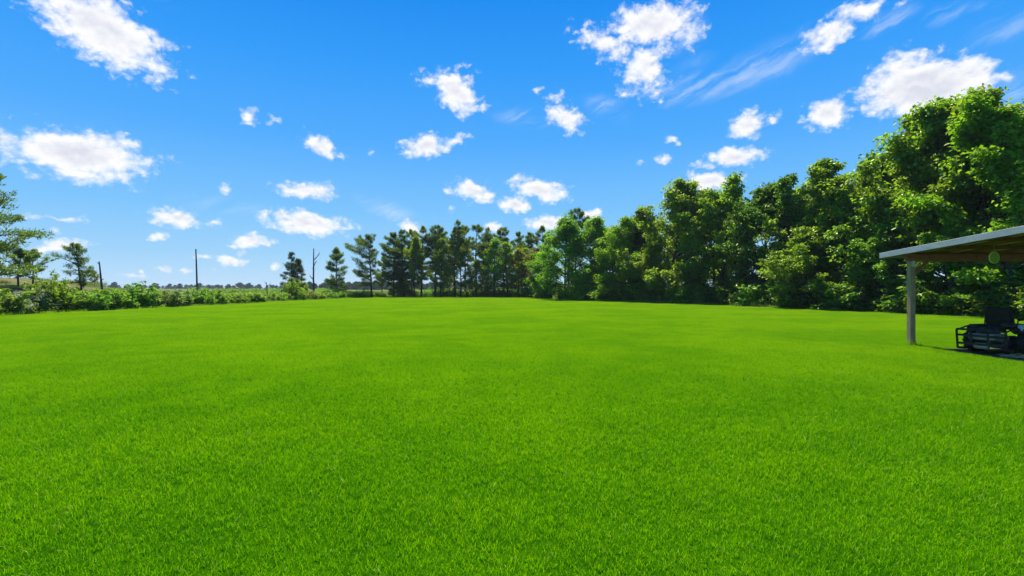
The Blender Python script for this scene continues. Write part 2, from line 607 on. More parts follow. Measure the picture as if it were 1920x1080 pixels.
def instancer(name, protos, pts, rot, scl, pick, label=None):
    """one 'stuff' object: the prototype meshes scattered on points by geometry nodes"""
    me = bpy.data.meshes.new(name)
    pts = np.asarray(pts, np.float32)
    me.vertices.add(len(pts))
    me.vertices.foreach_set('co', pts.ravel())
    for nm, typ, key, a in (('rot', 'FLOAT_VECTOR', 'vector', rot), ('scl', 'FLOAT_VECTOR', 'vector', scl), ('pick', 'INT', 'value', pick)):
        at_ = me.attributes.new(nm, typ, 'POINT')
        at_.data.foreach_set(key, np.asarray(a, np.int32 if typ == 'INT' else np.float32).ravel())
    me.update()
    o = link(name, me)
    pc = bpy.data.collections.new(name + '_pieces')
    for i, pm in enumerate(protos):
        po = bpy.data.objects.new('%s_piece_%02d' % (name, i), pm)
        pc.objects.link(po)
    ng = bpy.data.node_groups.new(name, 'GeometryNodeTree')
    ng.interface.new_socket('Geometry', in_out='INPUT', socket_type='NodeSocketGeometry')
    ng.interface.new_socket('Geometry', in_out='OUTPUT', socket_type='NodeSocketGeometry')
    N = NT(ng)
    gi, go = N.new('NodeGroupInput'), N.new('NodeGroupOutput')
    ci = N.new('GeometryNodeCollectionInfo')
    ci.inputs['Collection'].default_value = pc
    ci.inputs['Separate Children'].default_value = True
    ci.inputs['Reset Children'].default_value = True
    iop = N.new('GeometryNodeInstanceOnPoints')
    N.link(gi.outputs[0], iop.inputs['Points'])
    N.link(ci.outputs[0], iop.inputs['Instance'])
    iop.inputs['Pick Instance'].default_value = True
    for nm, typ, sock in (('pick', 'INT', 'Instance Index'), ('rot', 'FLOAT_VECTOR', 'Rotation'), ('scl', 'FLOAT_VECTOR', 'Scale')):
        na = N.new('GeometryNodeInputNamedAttribute', data_type=typ)
        na.inputs['Name'].default_value = nm
        N.link(na.outputs[0], iop.inputs[sock])
    N.link(iop.outputs[0], go.inputs[0])
    md = o.modifiers.new('scatter', 'NODES')
    md.node_group = ng
    return tag(o, kind='stuff', label=label)


# ------------------------------------------------------------------ foliage geometry
def unit(a):
    return a / np.maximum(np.linalg.norm(a, axis=-1, keepdims=True), 1e-6)


def leaves_np(rng, C, axis, nrm, L, W, tint, fold=0.18):
    """folded rhombic leaves; C base points, axis along the leaf, nrm leaf normal"""
    n = len(C)
    axis = unit(axis)
    side = unit(np.cross(nrm, axis))
    nn = np.cross(axis, side)
    L = np.broadcast_to(L, (n,))[:, None]
    W = np.broadcast_to(W, (n,))[:, None]
    V = np.empty((n, 4, 3))
    V[:, 0] = C
    mid = C + axis * L * 0.45
    V[:, 1] = mid + side * W * 0.5 + nn * W * fold
    V[:, 2] = C + axis * L - nn * L * 0.12
    V[:, 3] = mid - side * W * 0.5 + nn * W * fold
    i = np.arange(n)[:, None] * 4
    T = np.concatenate([i + np.array([[0, 1, 2]]), i + np.array([[0, 2, 3]])])
    return V.reshape(-1, 3), T, np.repeat(tint, 4)


def clump_leaves(rng, C, rad, per, leaf, flat=0.6, wr=0.75, droop=0.35, tvar=0.25):
    """leaves in soft clumps round the points C"""
    k = len(C)
    per = np.broadcast_to(per, (k,)).astype(int)
    idx = np.repeat(np.arange(k), per)
    n = len(idx)
    off = unit(rng.normal(size=(n, 3))) * (rng.random((n, 1)) ** 0.5)
    off[:, 2] *= flat
    r = np.broadcast_to(rad, (k,))[idx][:, None]
    P = C[idx] + off * r
    ax = rng.normal(size=(n, 3)) + off * 0.8
    ax[:, 2] = ax[:, 2] * 0.4 - droop
    nr = rng.normal(size=(n, 3)) * 0.62 + np.array([0, 0, 1.0]) + off * 0.5
    ct = rng.random(k)[idx]
    t = np.clip(0.5 + (ct - 0.5) * tvar * 2 + rng.normal(size=n) * 0.22, 0, 1)
    L = leaf * (0.7 + 0.6 * rng.random(n))
    return leaves_np(rng, P, ax, nr, L, L * wr, t)


def curve_pts(rng, a, d, L, n, up=0.0, wob=0.08):
    """bending branch polyline"""
    pts = [np.array(a, float)]
    d = np.array(d, float)
    d /= np.linalg.norm(d)
    for i in range(n):
        d = d + rng.normal(size=3) * wob + np.array([0, 0, up])
        d /= np.linalg.norm(d)
        pts.append(pts[-1] + d * L / n)
    return np.array(pts), d


def interp(pts, t):
    s = t * (len(pts) - 1)
    i = min(int(s), len(pts) - 2)
    return pts[i] + (pts[i + 1] - pts[i]) * (s - i)


def make_broadleaf(seed, H, Rw, base, leaf_m, limbs=24, per=46, leaf=0.17, clump=0.62, trunk_r=None, stems=1, top_sparse=0.0, lean=0.0, flat=0.6, taper=1.0):
    rng = np.random.default_rng(seed)
    mb = MB()
    C, CR, CP = [], [], []
    r0 = trunk_r or (0.011 * H + 0.045)
    for s in range(stems):
        sa = rng.random() * 6.28
        off = np.array([math.cos(sa), math.sin(sa), 0]) * (0.35 if stems > 1 else 0.0)
        d0 = np.array([off[0] * 0.35 + lean, off[1] * 0.35, 1.0])
        tp, _ = curve_pts(rng, off + np.array([0, 0, -0.15]), d0, H * 0.93, 8, 0.03, 0.045)
        rr = r0 / math.sqrt(stems)
        mb.tube(tp, [rr * (1.25 if i == 0 else 1.0) * (1 - i / 8.6) ** 0.9 + 0.012 for i in range(9)], 8)
        nl = limbs // stems
        for i in range(nl):
            s_ = (i + rng.random()) / nl
            t = base + (0.97 - base) * s_
            st = interp(tp, t)
            prof = (0.50 + 0.50 * math.sin(math.pi * min(1.0, s_ * 0.95 + 0.18))) * (1 - 0.62 * s_ ** 2.2 * taper)
            az = i * 2.4 + rng.random() * 1.2
            elv = R(12 + 48 * s_ + rng.normal() * 9)
            L = Rw * prof * (0.72 + 0.45 * rng.random())
            d = (math.cos(az) * math.cos(elv), math.sin(az) * math.cos(elv), math.sin(elv))
            bp, bd = curve_pts(rng, st, d, L, 5, 0.05, 0.10)
            br = rr * (1 - t) * 0.55 + 0.014
            mb.tube(bp, [br * (1 - k / 6.5) + 0.006 for k in range(6)], 5, cap=False)
            thin = 1.0 - top_sparse * max(0.0, (s_ - 0.45) / 0.55)
            for j in range(6):
                tj = 0.28 + 0.72 * (j + rng.random()) / 6
                sp = interp(bp, min(tj, 0.99))
                dd = np.array(d) + rng.normal(size=3) * 0.75 + np.array([0, 0, 0.1])
                tw, _ = curve_pts(rng, sp, dd, L * (0.22 + 0.2 * rng.random()), 3, 0.04, 0.12)
                mb.tube(tw, [0.012, 0.010, 0.008, 0.004], 3, cap=False)
                C.append(tw[2] + rng.normal(size=3) * 0.15); CR.append(clump * 1.45); CP.append(per * 0.42 * thin)
                for q in (tw[-1], tw[1]):
                    if rng.random() < 0.86:
                        C.append(q)
                        CR.append(clump * (0.6 + 0.7 * rng.random()))
                        CP.append(per * (0.55 + 0.8 * rng.random()) * thin)
            C.append(bp[-1]); CR.append(clump * 0.8); CP.append(per * thin)
        C.append(tp[-1]); CR.append(clump * 0.7); CP.append(per * (1 - top_sparse))
        C.append(interp(tp, 0.94)); CR.append(clump * 0.9); CP.append(per * (1 - top_sparse))
    V, T, tt = clump_leaves(rng, np.array(C), np.array(CR), np.array(CP), leaf, flat=flat)
    return mb.mesh('trunk', 'bark'), mesh_np('crown', V, T, leaf_m, tt)


def needle_tufts(rng, P, D, per, L, W, tvar=0.3):
    k = len(P)
    idx = np.repeat(np.arange(k), per)
    n = len(idx)
    ax = unit(D[idx] * 0.7 + rng.normal(size=(n, 3)) * 0.75 + np.array([0, 0, 0.22]))
    nr = rng.normal(size=(n, 3))
    base = P[idx] + rng.normal(size=(n, 3)) * L * 0.35
    t = np.clip(0.5 + (rng.random(k)[idx] - 0.5) * tvar * 2 + rng.normal(size=n) * 0.2, 0, 1)
    LL = L * (0.6 + 0.7 * rng.random(n))
    return leaves_np(rng, base, ax, nr, LL, W, t, 0.05)


def make_pine(seed, H, Rw, base, needle='pine_needle', step=0.030, shape='old', droop=0.0, skip=0.18, per=20, tuft=0.29, width=0.062, lean=0.0, side=None, dead=5, bend=0.02):
    """conifer: whorled limbs, side twigs, needle tufts"""
    rng = np.random.default_rng(seed)
    mb = MB()
    tp, _ = curve_pts(rng, (0, 0, -0.15), (lean, 0, 1), H * 0.985 + 0.15, 9, 0.0, bend)
    tp[:, 2] *= H / tp[-1, 2]
    r0 = 0.012 * H + 0.05
    mb.tube(tp, [r0 * (1.2 if i == 0 else 1.0) * (1 - i / 9.5) + 0.012 for i in range(10)], 7)
    P, D = [], []
    z = base
    while z < 0.985:
        s = (z - base) / (1 - base)
        nb = rng.integers(2, 5)
        a0 = rng.random() * 6.28
        for b in range(nb):
            if rng.random() < skip:
                continue
            az = a0 + b * 6.28 / nb + rng.normal() * 0.3
            if shape == 'cone':
                prof = (1 - s) ** 0.85 + 0.05
                elv = R(-8 + 40 * s + rng.normal() * 6)
                rnd = 0.8 + 0.3 * rng.random()
            else:
                prof = (0.55 + 0.6 * math.sin(math.pi * (0.15 + 0.75 * s))) * (1 - s ** 4) * 0.85 + 0.10
                elv = R(2 + 38 * s + rng.normal() * 12)
                rnd = 0.45 + 0.75 * rng.random()
            L = Rw * prof * rnd
            if side is not None:
                L *= 0.75 + 0.5 * math.cos(az - side)
            d = np.array((math.cos(az) * math.cos(elv), math.sin(az) * math.cos(elv), math.sin(elv)))
            bp, bd = curve_pts(rng, interp(tp, z), d, L, 5, -droop + 0.02, 0.07)
            br = 0.010 + 0.012 * L + 0.004 * H * (1 - s) * 0.6
            mb.tube(bp, [br * (1 - k / 6.0) + 0.006 for k in range(6)], 4, cap=False)
            nsub = max(3, int(L * 3.2))
            for j in range(nsub):
                tj = 0.30 + 0.69 * (j + rng.random()) / nsub
                sp = interp(bp, min(tj, 0.99))
                sgn = 1 if j % 2 else -1
                sd_ = np.array((-d[1], d[0], 0.0)) * sgn * 0.9 + d * 0.7 + np.array([0, 0, 0.12 - droop])
                sl = (0.18 + 0.22 * rng.random()) * L * (1.25 - tj) + 0.12
                for q in (0.35, 0.7, 1.0):
                    P.append(sp + sd_ * sl * q + rng.normal(size=3) * 0.05)
                    D.append(sd_)
            for tj in (0.8, 0.92, 1.0):
                P.append(interp(bp, min(tj, 0.999)))
                D.append(bd)
        z += step * (0.7 + 0.6 * rng.random())
    P.append(tp[-1]); D.append(np.array([0, 0, 1.0]))
    for k in range(dead):     # bare dead limbs under the crown
        zz = base * (0.45 + 0.55 * rng.random())
        az = rng.random() * 6.28
        bp, _ = curve_pts(rng, interp(tp, zz), (math.cos(az), math.sin(az), -0.05), Rw * (0.25 + 0.4 * rng.random()), 4, -0.02, 0.1)
        mb.tube(bp, [0.035, 0.028, 0.02, 0.014, 0.006], 4, cap=False)
    V, T, tt = needle_tufts(rng, np.array(P), unit(np.array(D)), per, tuft, width)
    return mb.mesh('trunk', 'bark'), mesh_np('crown', V, T, needle, tt)


def make_bush(seed, H, Rw, leaf_m, stems=22, per=16, leaf=0.13, clump=0.24, spiky=0.5, blossom=0):
    rng = np.random.default_rng(seed)
    mb = MB()
    C, CR = [], []
    tips = []
    for i in range(stems):
        az = i * 2.4 + rng.random()
        rr = math.sqrt((i + 0.5) / stems)
        st = np.array([math.cos(az) * rr * Rw * 0.45, math.sin(az) * rr * Rw * 0.45, -0.05])
        lean = rr * 0.75
        d = np.array([math.cos(az) * lean, math.sin(az) * lean, 1.0])
        L = H * (1.0 - 0.45 * rr ** 2) * (0.75 + 0.35 * rng.random()) * (1 + spiky * 0.3 * rng.normal())
        L = max(0.3 * H, min(L, 1.08 * H))
        bp, _ = curve_pts(rng, st, d, L, 5, 0.02, 0.10)
        mb.tube(bp, [0.016 * H * 0.5 * (1 - k / 6) + 0.004 for k in range(6)], 4, cap=False)
        tips.append(bp[-1])
        for j in range(9):
            t = 0.12 + 0.88 * (j + rng.random()) / 9
            q = interp(bp, min(t, 0.995))
            sd_ = rng.normal(size=3) * np.array([1, 1, 0.5])
            sd_ += np.array([math.cos(az), math.sin(az), 0.3]) * 0.6
            C.append(q + sd_ * Rw * 0.17 * (1.15 - t * 0.8))
            CR.append(clump * (1.2 - 0.65 * t) * (0.7 + 0.6 * rng.random()))
    V, T, tt = clump_leaves(rng, np.array(C), np.array(CR) * (H / 1.8) ** 0.5, per, leaf, flat=0.8, wr=0.55, droop=0.05)
    out = [mb.mesh('stem', 'bark'), mesh_np('foliage', V, T, leaf_m, tt), None]
    if blossom:
        c = np.array(C)
        c = c[rng.choice(len(c), min(blossom, len(c)), replace=False)] + np.array([0, 0, 0.10])
        V, T, tt = clump_leaves(rng, c, 0.13, 11, 0.085, flat=0.5, wr=0.9, droop=0.0)
        out[2] = mesh_np('blossom', V, T, 'blossom', tt)
    return tuple(out)


TOPS = {}


def top_of(me):
    if me.name not in TOPS:
        a = np.empty(len(me.vertices) * 3, np.float32)
        me.vertices.foreach_get('co', a)
        TOPS[me.name] = float(np.percentile(a[2::3], 99.3))
    return TOPS[me.name]


def plant(name, label, cat, meshes, px, d, h_src, h, wide=1.0, rz=0.0, group=None, parts=('trunk', 'crown')):
    X, Y = at(px, d)
    t = thing(name, label, cat, (X, Y, ground_z(X, Y)), rz, group)
    s = h / top_of(meshes[1])
    t.scale = (s * wide, s * wide, s)
    for nm, me in zip(parts, meshes):
        if me is not None:
            link(nm, me, t)
    return t


# ------------------------------------------------------------------ ground, lawn, meadow
LAWN = [(-30.5, -12), (-30, 20), (-29.3, 29.5), (-28.2, 40), (-27.6, 50), (-27.3, 62), (-26.2, 75), (-24.5, 88), (-20, 91.5), (-10, 92.5), (-3, 91), (2.5, 87), (5.0, 78),
        (7.0, 70), (10.5, 64), (14.5, 57), (18.2, 50), (20.8, 44), (22.6, 39), (24.6, 32), (26.2, 26), (27.5, 15), (28.5, -12)]
DIRT = [(11.25, 13.5), (11.9, 13.75), (13.2, 13.6), (16.6, 13.8), (16.8, 8.0), (13.5, 7.4), (11.6, 8.4), (10.98, 9.6), (10.86, 11.0), (10.96, 12.2)]


def inside(poly, P):
    P = np.asarray(P)
    c = np.zeros(len(P), bool)
    n = len(poly)
    for i in range(n):
        x1, y1 = poly[i]
        x2, y2 = poly[(i + 1) % n]
        k = (y1 > P[:, 1]) != (y2 > P[:, 1])
        xs = (x2 - x1) * (P[:, 1] - y1) / ((y2 - y1) if abs(y2 - y1) > 1e-9 else 1e-9) + x1
        c ^= k & (P[:, 0] < xs)
    return c


def ground_z(x, y):
    """flat land with a low grassy bank rising to the left, beyond the hedge"""
    a = max(0.0, min(1.0, (-36.0 - x) / 18.0))
    a = a * a * (3 - 2 * a)
    b = max(0.0, min(1.0, (y - 5.0) / 35.0)) * max(0.0, min(1.0, (88.0 - y) / 40.0))
    b = b * b * (3 - 2 * b)
    return 2.9 * a * b


def build_ground():
    xs = np.unique(np.concatenate([np.linspace(-140, -32, 46), np.linspace(-32, 60, 12), [-3200, -1200, -500, -250, 120, 300, 800, 3200]]))
    ys = np.unique(np.concatenate([np.linspace(-20, 190, 71), [-300, -80, 240, 330, 500, 900, 1800, 5000]]))
    V = [(x, y, ground_z(x, y) - 0.004) for y in ys for x in xs]
    nx = len(xs)
    Fq = [(j * nx + i, j * nx + i + 1, (j + 1) * nx + i + 1, (j + 1) * nx + i) for j in range(len(ys) - 1) for i in range(nx - 1)]
    me = bpy.data.meshes.new('meadow')
    me.from_pydata(V, [], Fq)
    me.materials.append(MATS['meadow_ground'])
    me.materials.append(MATS['mound_ground'])
    for p in me.polygons:
        p.use_smooth = True
        if p.center.z > 0.9:
            p.material_index = 1
    me.update()
    tag(link('meadow', me), kind='structure')
    for nm, poly, z, mat in (('lawn', LAWN, 0.004, 'lawn_ground'), ('dirt_ground', DIRT, 0.010, 'dirt')):
        me = bpy.data.meshes.new(nm)
        me.from_pydata([(x, y, z) for x, y in poly], [], [tuple(range(len(poly)))])
        me.materials.append(MATS[mat])
        me.update()
        tag(link(nm, me), kind='structure')


build_ground()


def grass_patch(seed, size, n, h, w, lean, mat='grass_blade', straw=0.004, margin=0.0):
    rng = np.random.default_rng(seed)
    # blades gather in small tufts
    k = n // 5
    tc = (rng.random((k, 2)) - 0.5) * size
    base = tc[rng.integers(0, k, n)] + rng.normal(size=(n, 2)) * 0.016 * size
    base = (base + size / 2) % size - size / 2
    th = np.repeat(rng.random(k), n // k + 1)[:n]
    az = rng.random(n) * 6.283
    ln = lean * (0.25 + rng.random(n) ** 1.3)
    hh = h * (0.35 + 0.85 * rng.random(n) ** 1.5) * (0.75 + 0.5 * th)
    t = np.clip(rng.random(n) ** 1.6, 0, 0.97)
    st = rng.random(n) < straw
    t[st] = 1.0
    ln[st] *= 2.2
    dirx, diry = np.cos(az), np.sin(az)
    fa = az + math.pi / 2 + rng.normal(size=n) * 0.7
    fx, fy = np.cos(fa), np.sin(fa)
    ww = w * (0.7 + 0.6 * rng.random(n))
    V = np.zeros((n, 5, 3))
    for r, (fz, fo, fw) in enumerate(((0.0, 0.0, 1.0), (0.55, 0.35, 0.85), (1.0, 1.0, 0.0))):
        cx = base[:, 0] + dirx * hh * ln * fo
        cy = base[:, 1] + diry * hh * ln * fo
        cz = hh * fz * (1 - 0.18 * ln * fo)
        if r < 2:
            V[:, r * 2] = np.stack([cx - fx * ww * fw / 2, cy - fy * ww * fw / 2, cz], 1)
            V[:, r * 2 + 1] = np.stack([cx + fx * ww * fw / 2, cy + fy * ww * fw / 2, cz], 1)
        else:
            V[:, 4] = np.stack([cx, cy, cz], 1)
    i = np.arange(n)[:, None] * 5
    T = np.concatenate([i + np.array([[0, 1, 3]]), i + np.array([[0, 3, 2]]), i + np.array([[2, 3, 4]])])
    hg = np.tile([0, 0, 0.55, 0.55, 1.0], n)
    return mesh_np('grass_patch', V.reshape(-1, 3), T, mat, np.repeat(t, 5), hg)


def build_grass():
    rng = np.random.default_rng(11)
    S = 0.8
    gx, gy = np.meshgrid(np.arange(-31, 29, S), np.arange(-3, 93, S))
    P = np.stack([gx.ravel(), gy.ravel()], 1)
    ok = inside(LAWN, P) & ~inside(DIRT, P)
    # drop what lies far outside the view cone (behind and beside the camera)
    ok &= (np.abs(P[:, 0]) < np.maximum(P[:, 1], 0) * 1.25 + 5)
    P = P[ok]
    n = len(P)
    pts = np.concatenate([P, np.full((n, 1), 0.003)], 1)
    rot = np.zeros((n, 3))
    rot[:, 2] = rng.integers(0, 4, n) * math.pi / 2
    zs = 0.92 + 0.16 * rng.random(n)
    scl = np.stack([np.ones(n), np.ones(n), zs], 1)
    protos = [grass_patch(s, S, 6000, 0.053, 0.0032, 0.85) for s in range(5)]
    instancer('lawn_grass', protos, pts, rot, scl, rng.integers(0, 5, n), 'bright green mown lawn grass')


build_grass()


def build_meadow_grass():
    rng = np.random.default_rng(5)
    protos = [grass_patch(40 + s, 2.6, 1500, 0.36, 0.014, 0.6, 'meadow_blade', 0.0) for s in range(3)]
    P = []
    while len(P) < 5200:
        y = rng.random() ** 1.25 * 190 + 12
        x = -30 - rng.random() * 75 if rng.random() < 0.45 else (rng.random() - 0.62) * y * 1.5
        P.append((x, y))
    P = np.array(P)
    big = [(x * 1.025, y * (1.0 if y < 60 else 1.035)) for x, y in LAWN]
    P = P[~inside(big, P) & (np.abs(P[:, 0]) < P[:, 1] * 1.15 + 8)]
    P = P[(rng.random(len(P)) > 0.75) | np.array([ground_z(x, y) < 0.7 for x, y in P])]
    P = P[~((P[:, 0] > -35) & (P[:, 0] < -24) & (P[:, 1] < 60))]
    n = len(P)
    pts = np.array([(x, y, ground_z(x, y) - 0.02) for x, y in P])
    rot = np.zeros((n, 3))
    rot[:, 2] = rng.random(n) * 6.28
    s = 0.75 + 0.7 * rng.random(n)
    instancer('meadow_grass', protos, pts, rot, np.stack([s, s, s * 0.9], 1), rng.integers(0, 3, n), 'tall pale meadow grass beyond the lawn')


build_meadow_grass()

# ------------------------------------------------------------------ trees
# prototypes: (meshes, height)
MAPLE = [(make_broadleaf(100 + s, 12, rw, b, mt, lm, 62, 0.235, cl, flat=0.5, top_sparse=ts, stems=st, taper=tp), 12) for s, rw, b, mt, lm, cl, ts, st, tp in
         ((0, 4.9, 0.07, 'maple_leaf', 34, 0.58, 0.1, 1, 1.0), (1, 4.6, 0.08, 'maple_leaf', 30, 0.52, 0.3, 2, 0.75), (2, 5.2, 0.07, 'maple_leaf', 36, 0.62, 0.0, 1, 0.85),
          (3, 4.5, 0.10, 'maple_leaf', 30, 0.54, 0.25, 2, 1.0), (4, 5.0, 0.07, 'light_leaf', 34, 0.56, 0.15, 2, 0.7), (5, 4.4, 0.12, 'dark_leaf', 28, 0.50, 0.45, 3, 0.8))]
SPARSE = [(make_broadleaf(120, 12, 3.6, 0.16, 'maple_leaf', 22, 36, 0.28, 0.52, top_sparse=0.75, stems=2), 12)]
LIGHT = [(make_broadleaf(140 + s, 10, 4.2, 0.05, 'light_leaf', 36, 58, 0.20, 0.62, stems=st), 10) for s, st in ((0, 1), (1, 3), (2, 2))]
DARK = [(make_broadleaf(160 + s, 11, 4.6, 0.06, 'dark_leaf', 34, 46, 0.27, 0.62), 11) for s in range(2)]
SLIM_Y = [(make_broadleaf(180 + s, 9, 2.7, 0.15, 'yellow_leaf', 26, 28, 0.19, 0.50, taper=0.9), 9) for s in range(2)]
SLIM_L = [(make_broadleaf(190 + s, 9, 2.9, 0.15, 'light_leaf', 26, 28, 0.19, 0.50, taper=0.9), 9) for s in range(2)]
RUST = [(make_broadleaf(200, 8.5, 3.0, 0.22, 'rust_leaf', 26, 30, 0.19, 0.52), 8.5)]
PINE = [(make_pine(300 + s, 12.5, rw, b, skip=sk, lean=ln, side=sd_), 12.5) for s, rw, b, sk, ln, sd_ in
        ((0, 2.9, 0.28, 0.30, 0.0, None), (1, 2.6, 0.36, 0.32, 0.03, None), (2, 3.2, 0.40, 0.34, -0.03, 0.5), (3, 2.5, 0.25, 0.30, 0.02, 3.0), (4, 3.1, 0.46, 0.34, 0.0, None))]
PINE_LOW = [(make_pine(320, 11, 3.1, 0.07, skip=0.26, per=18), 11)]

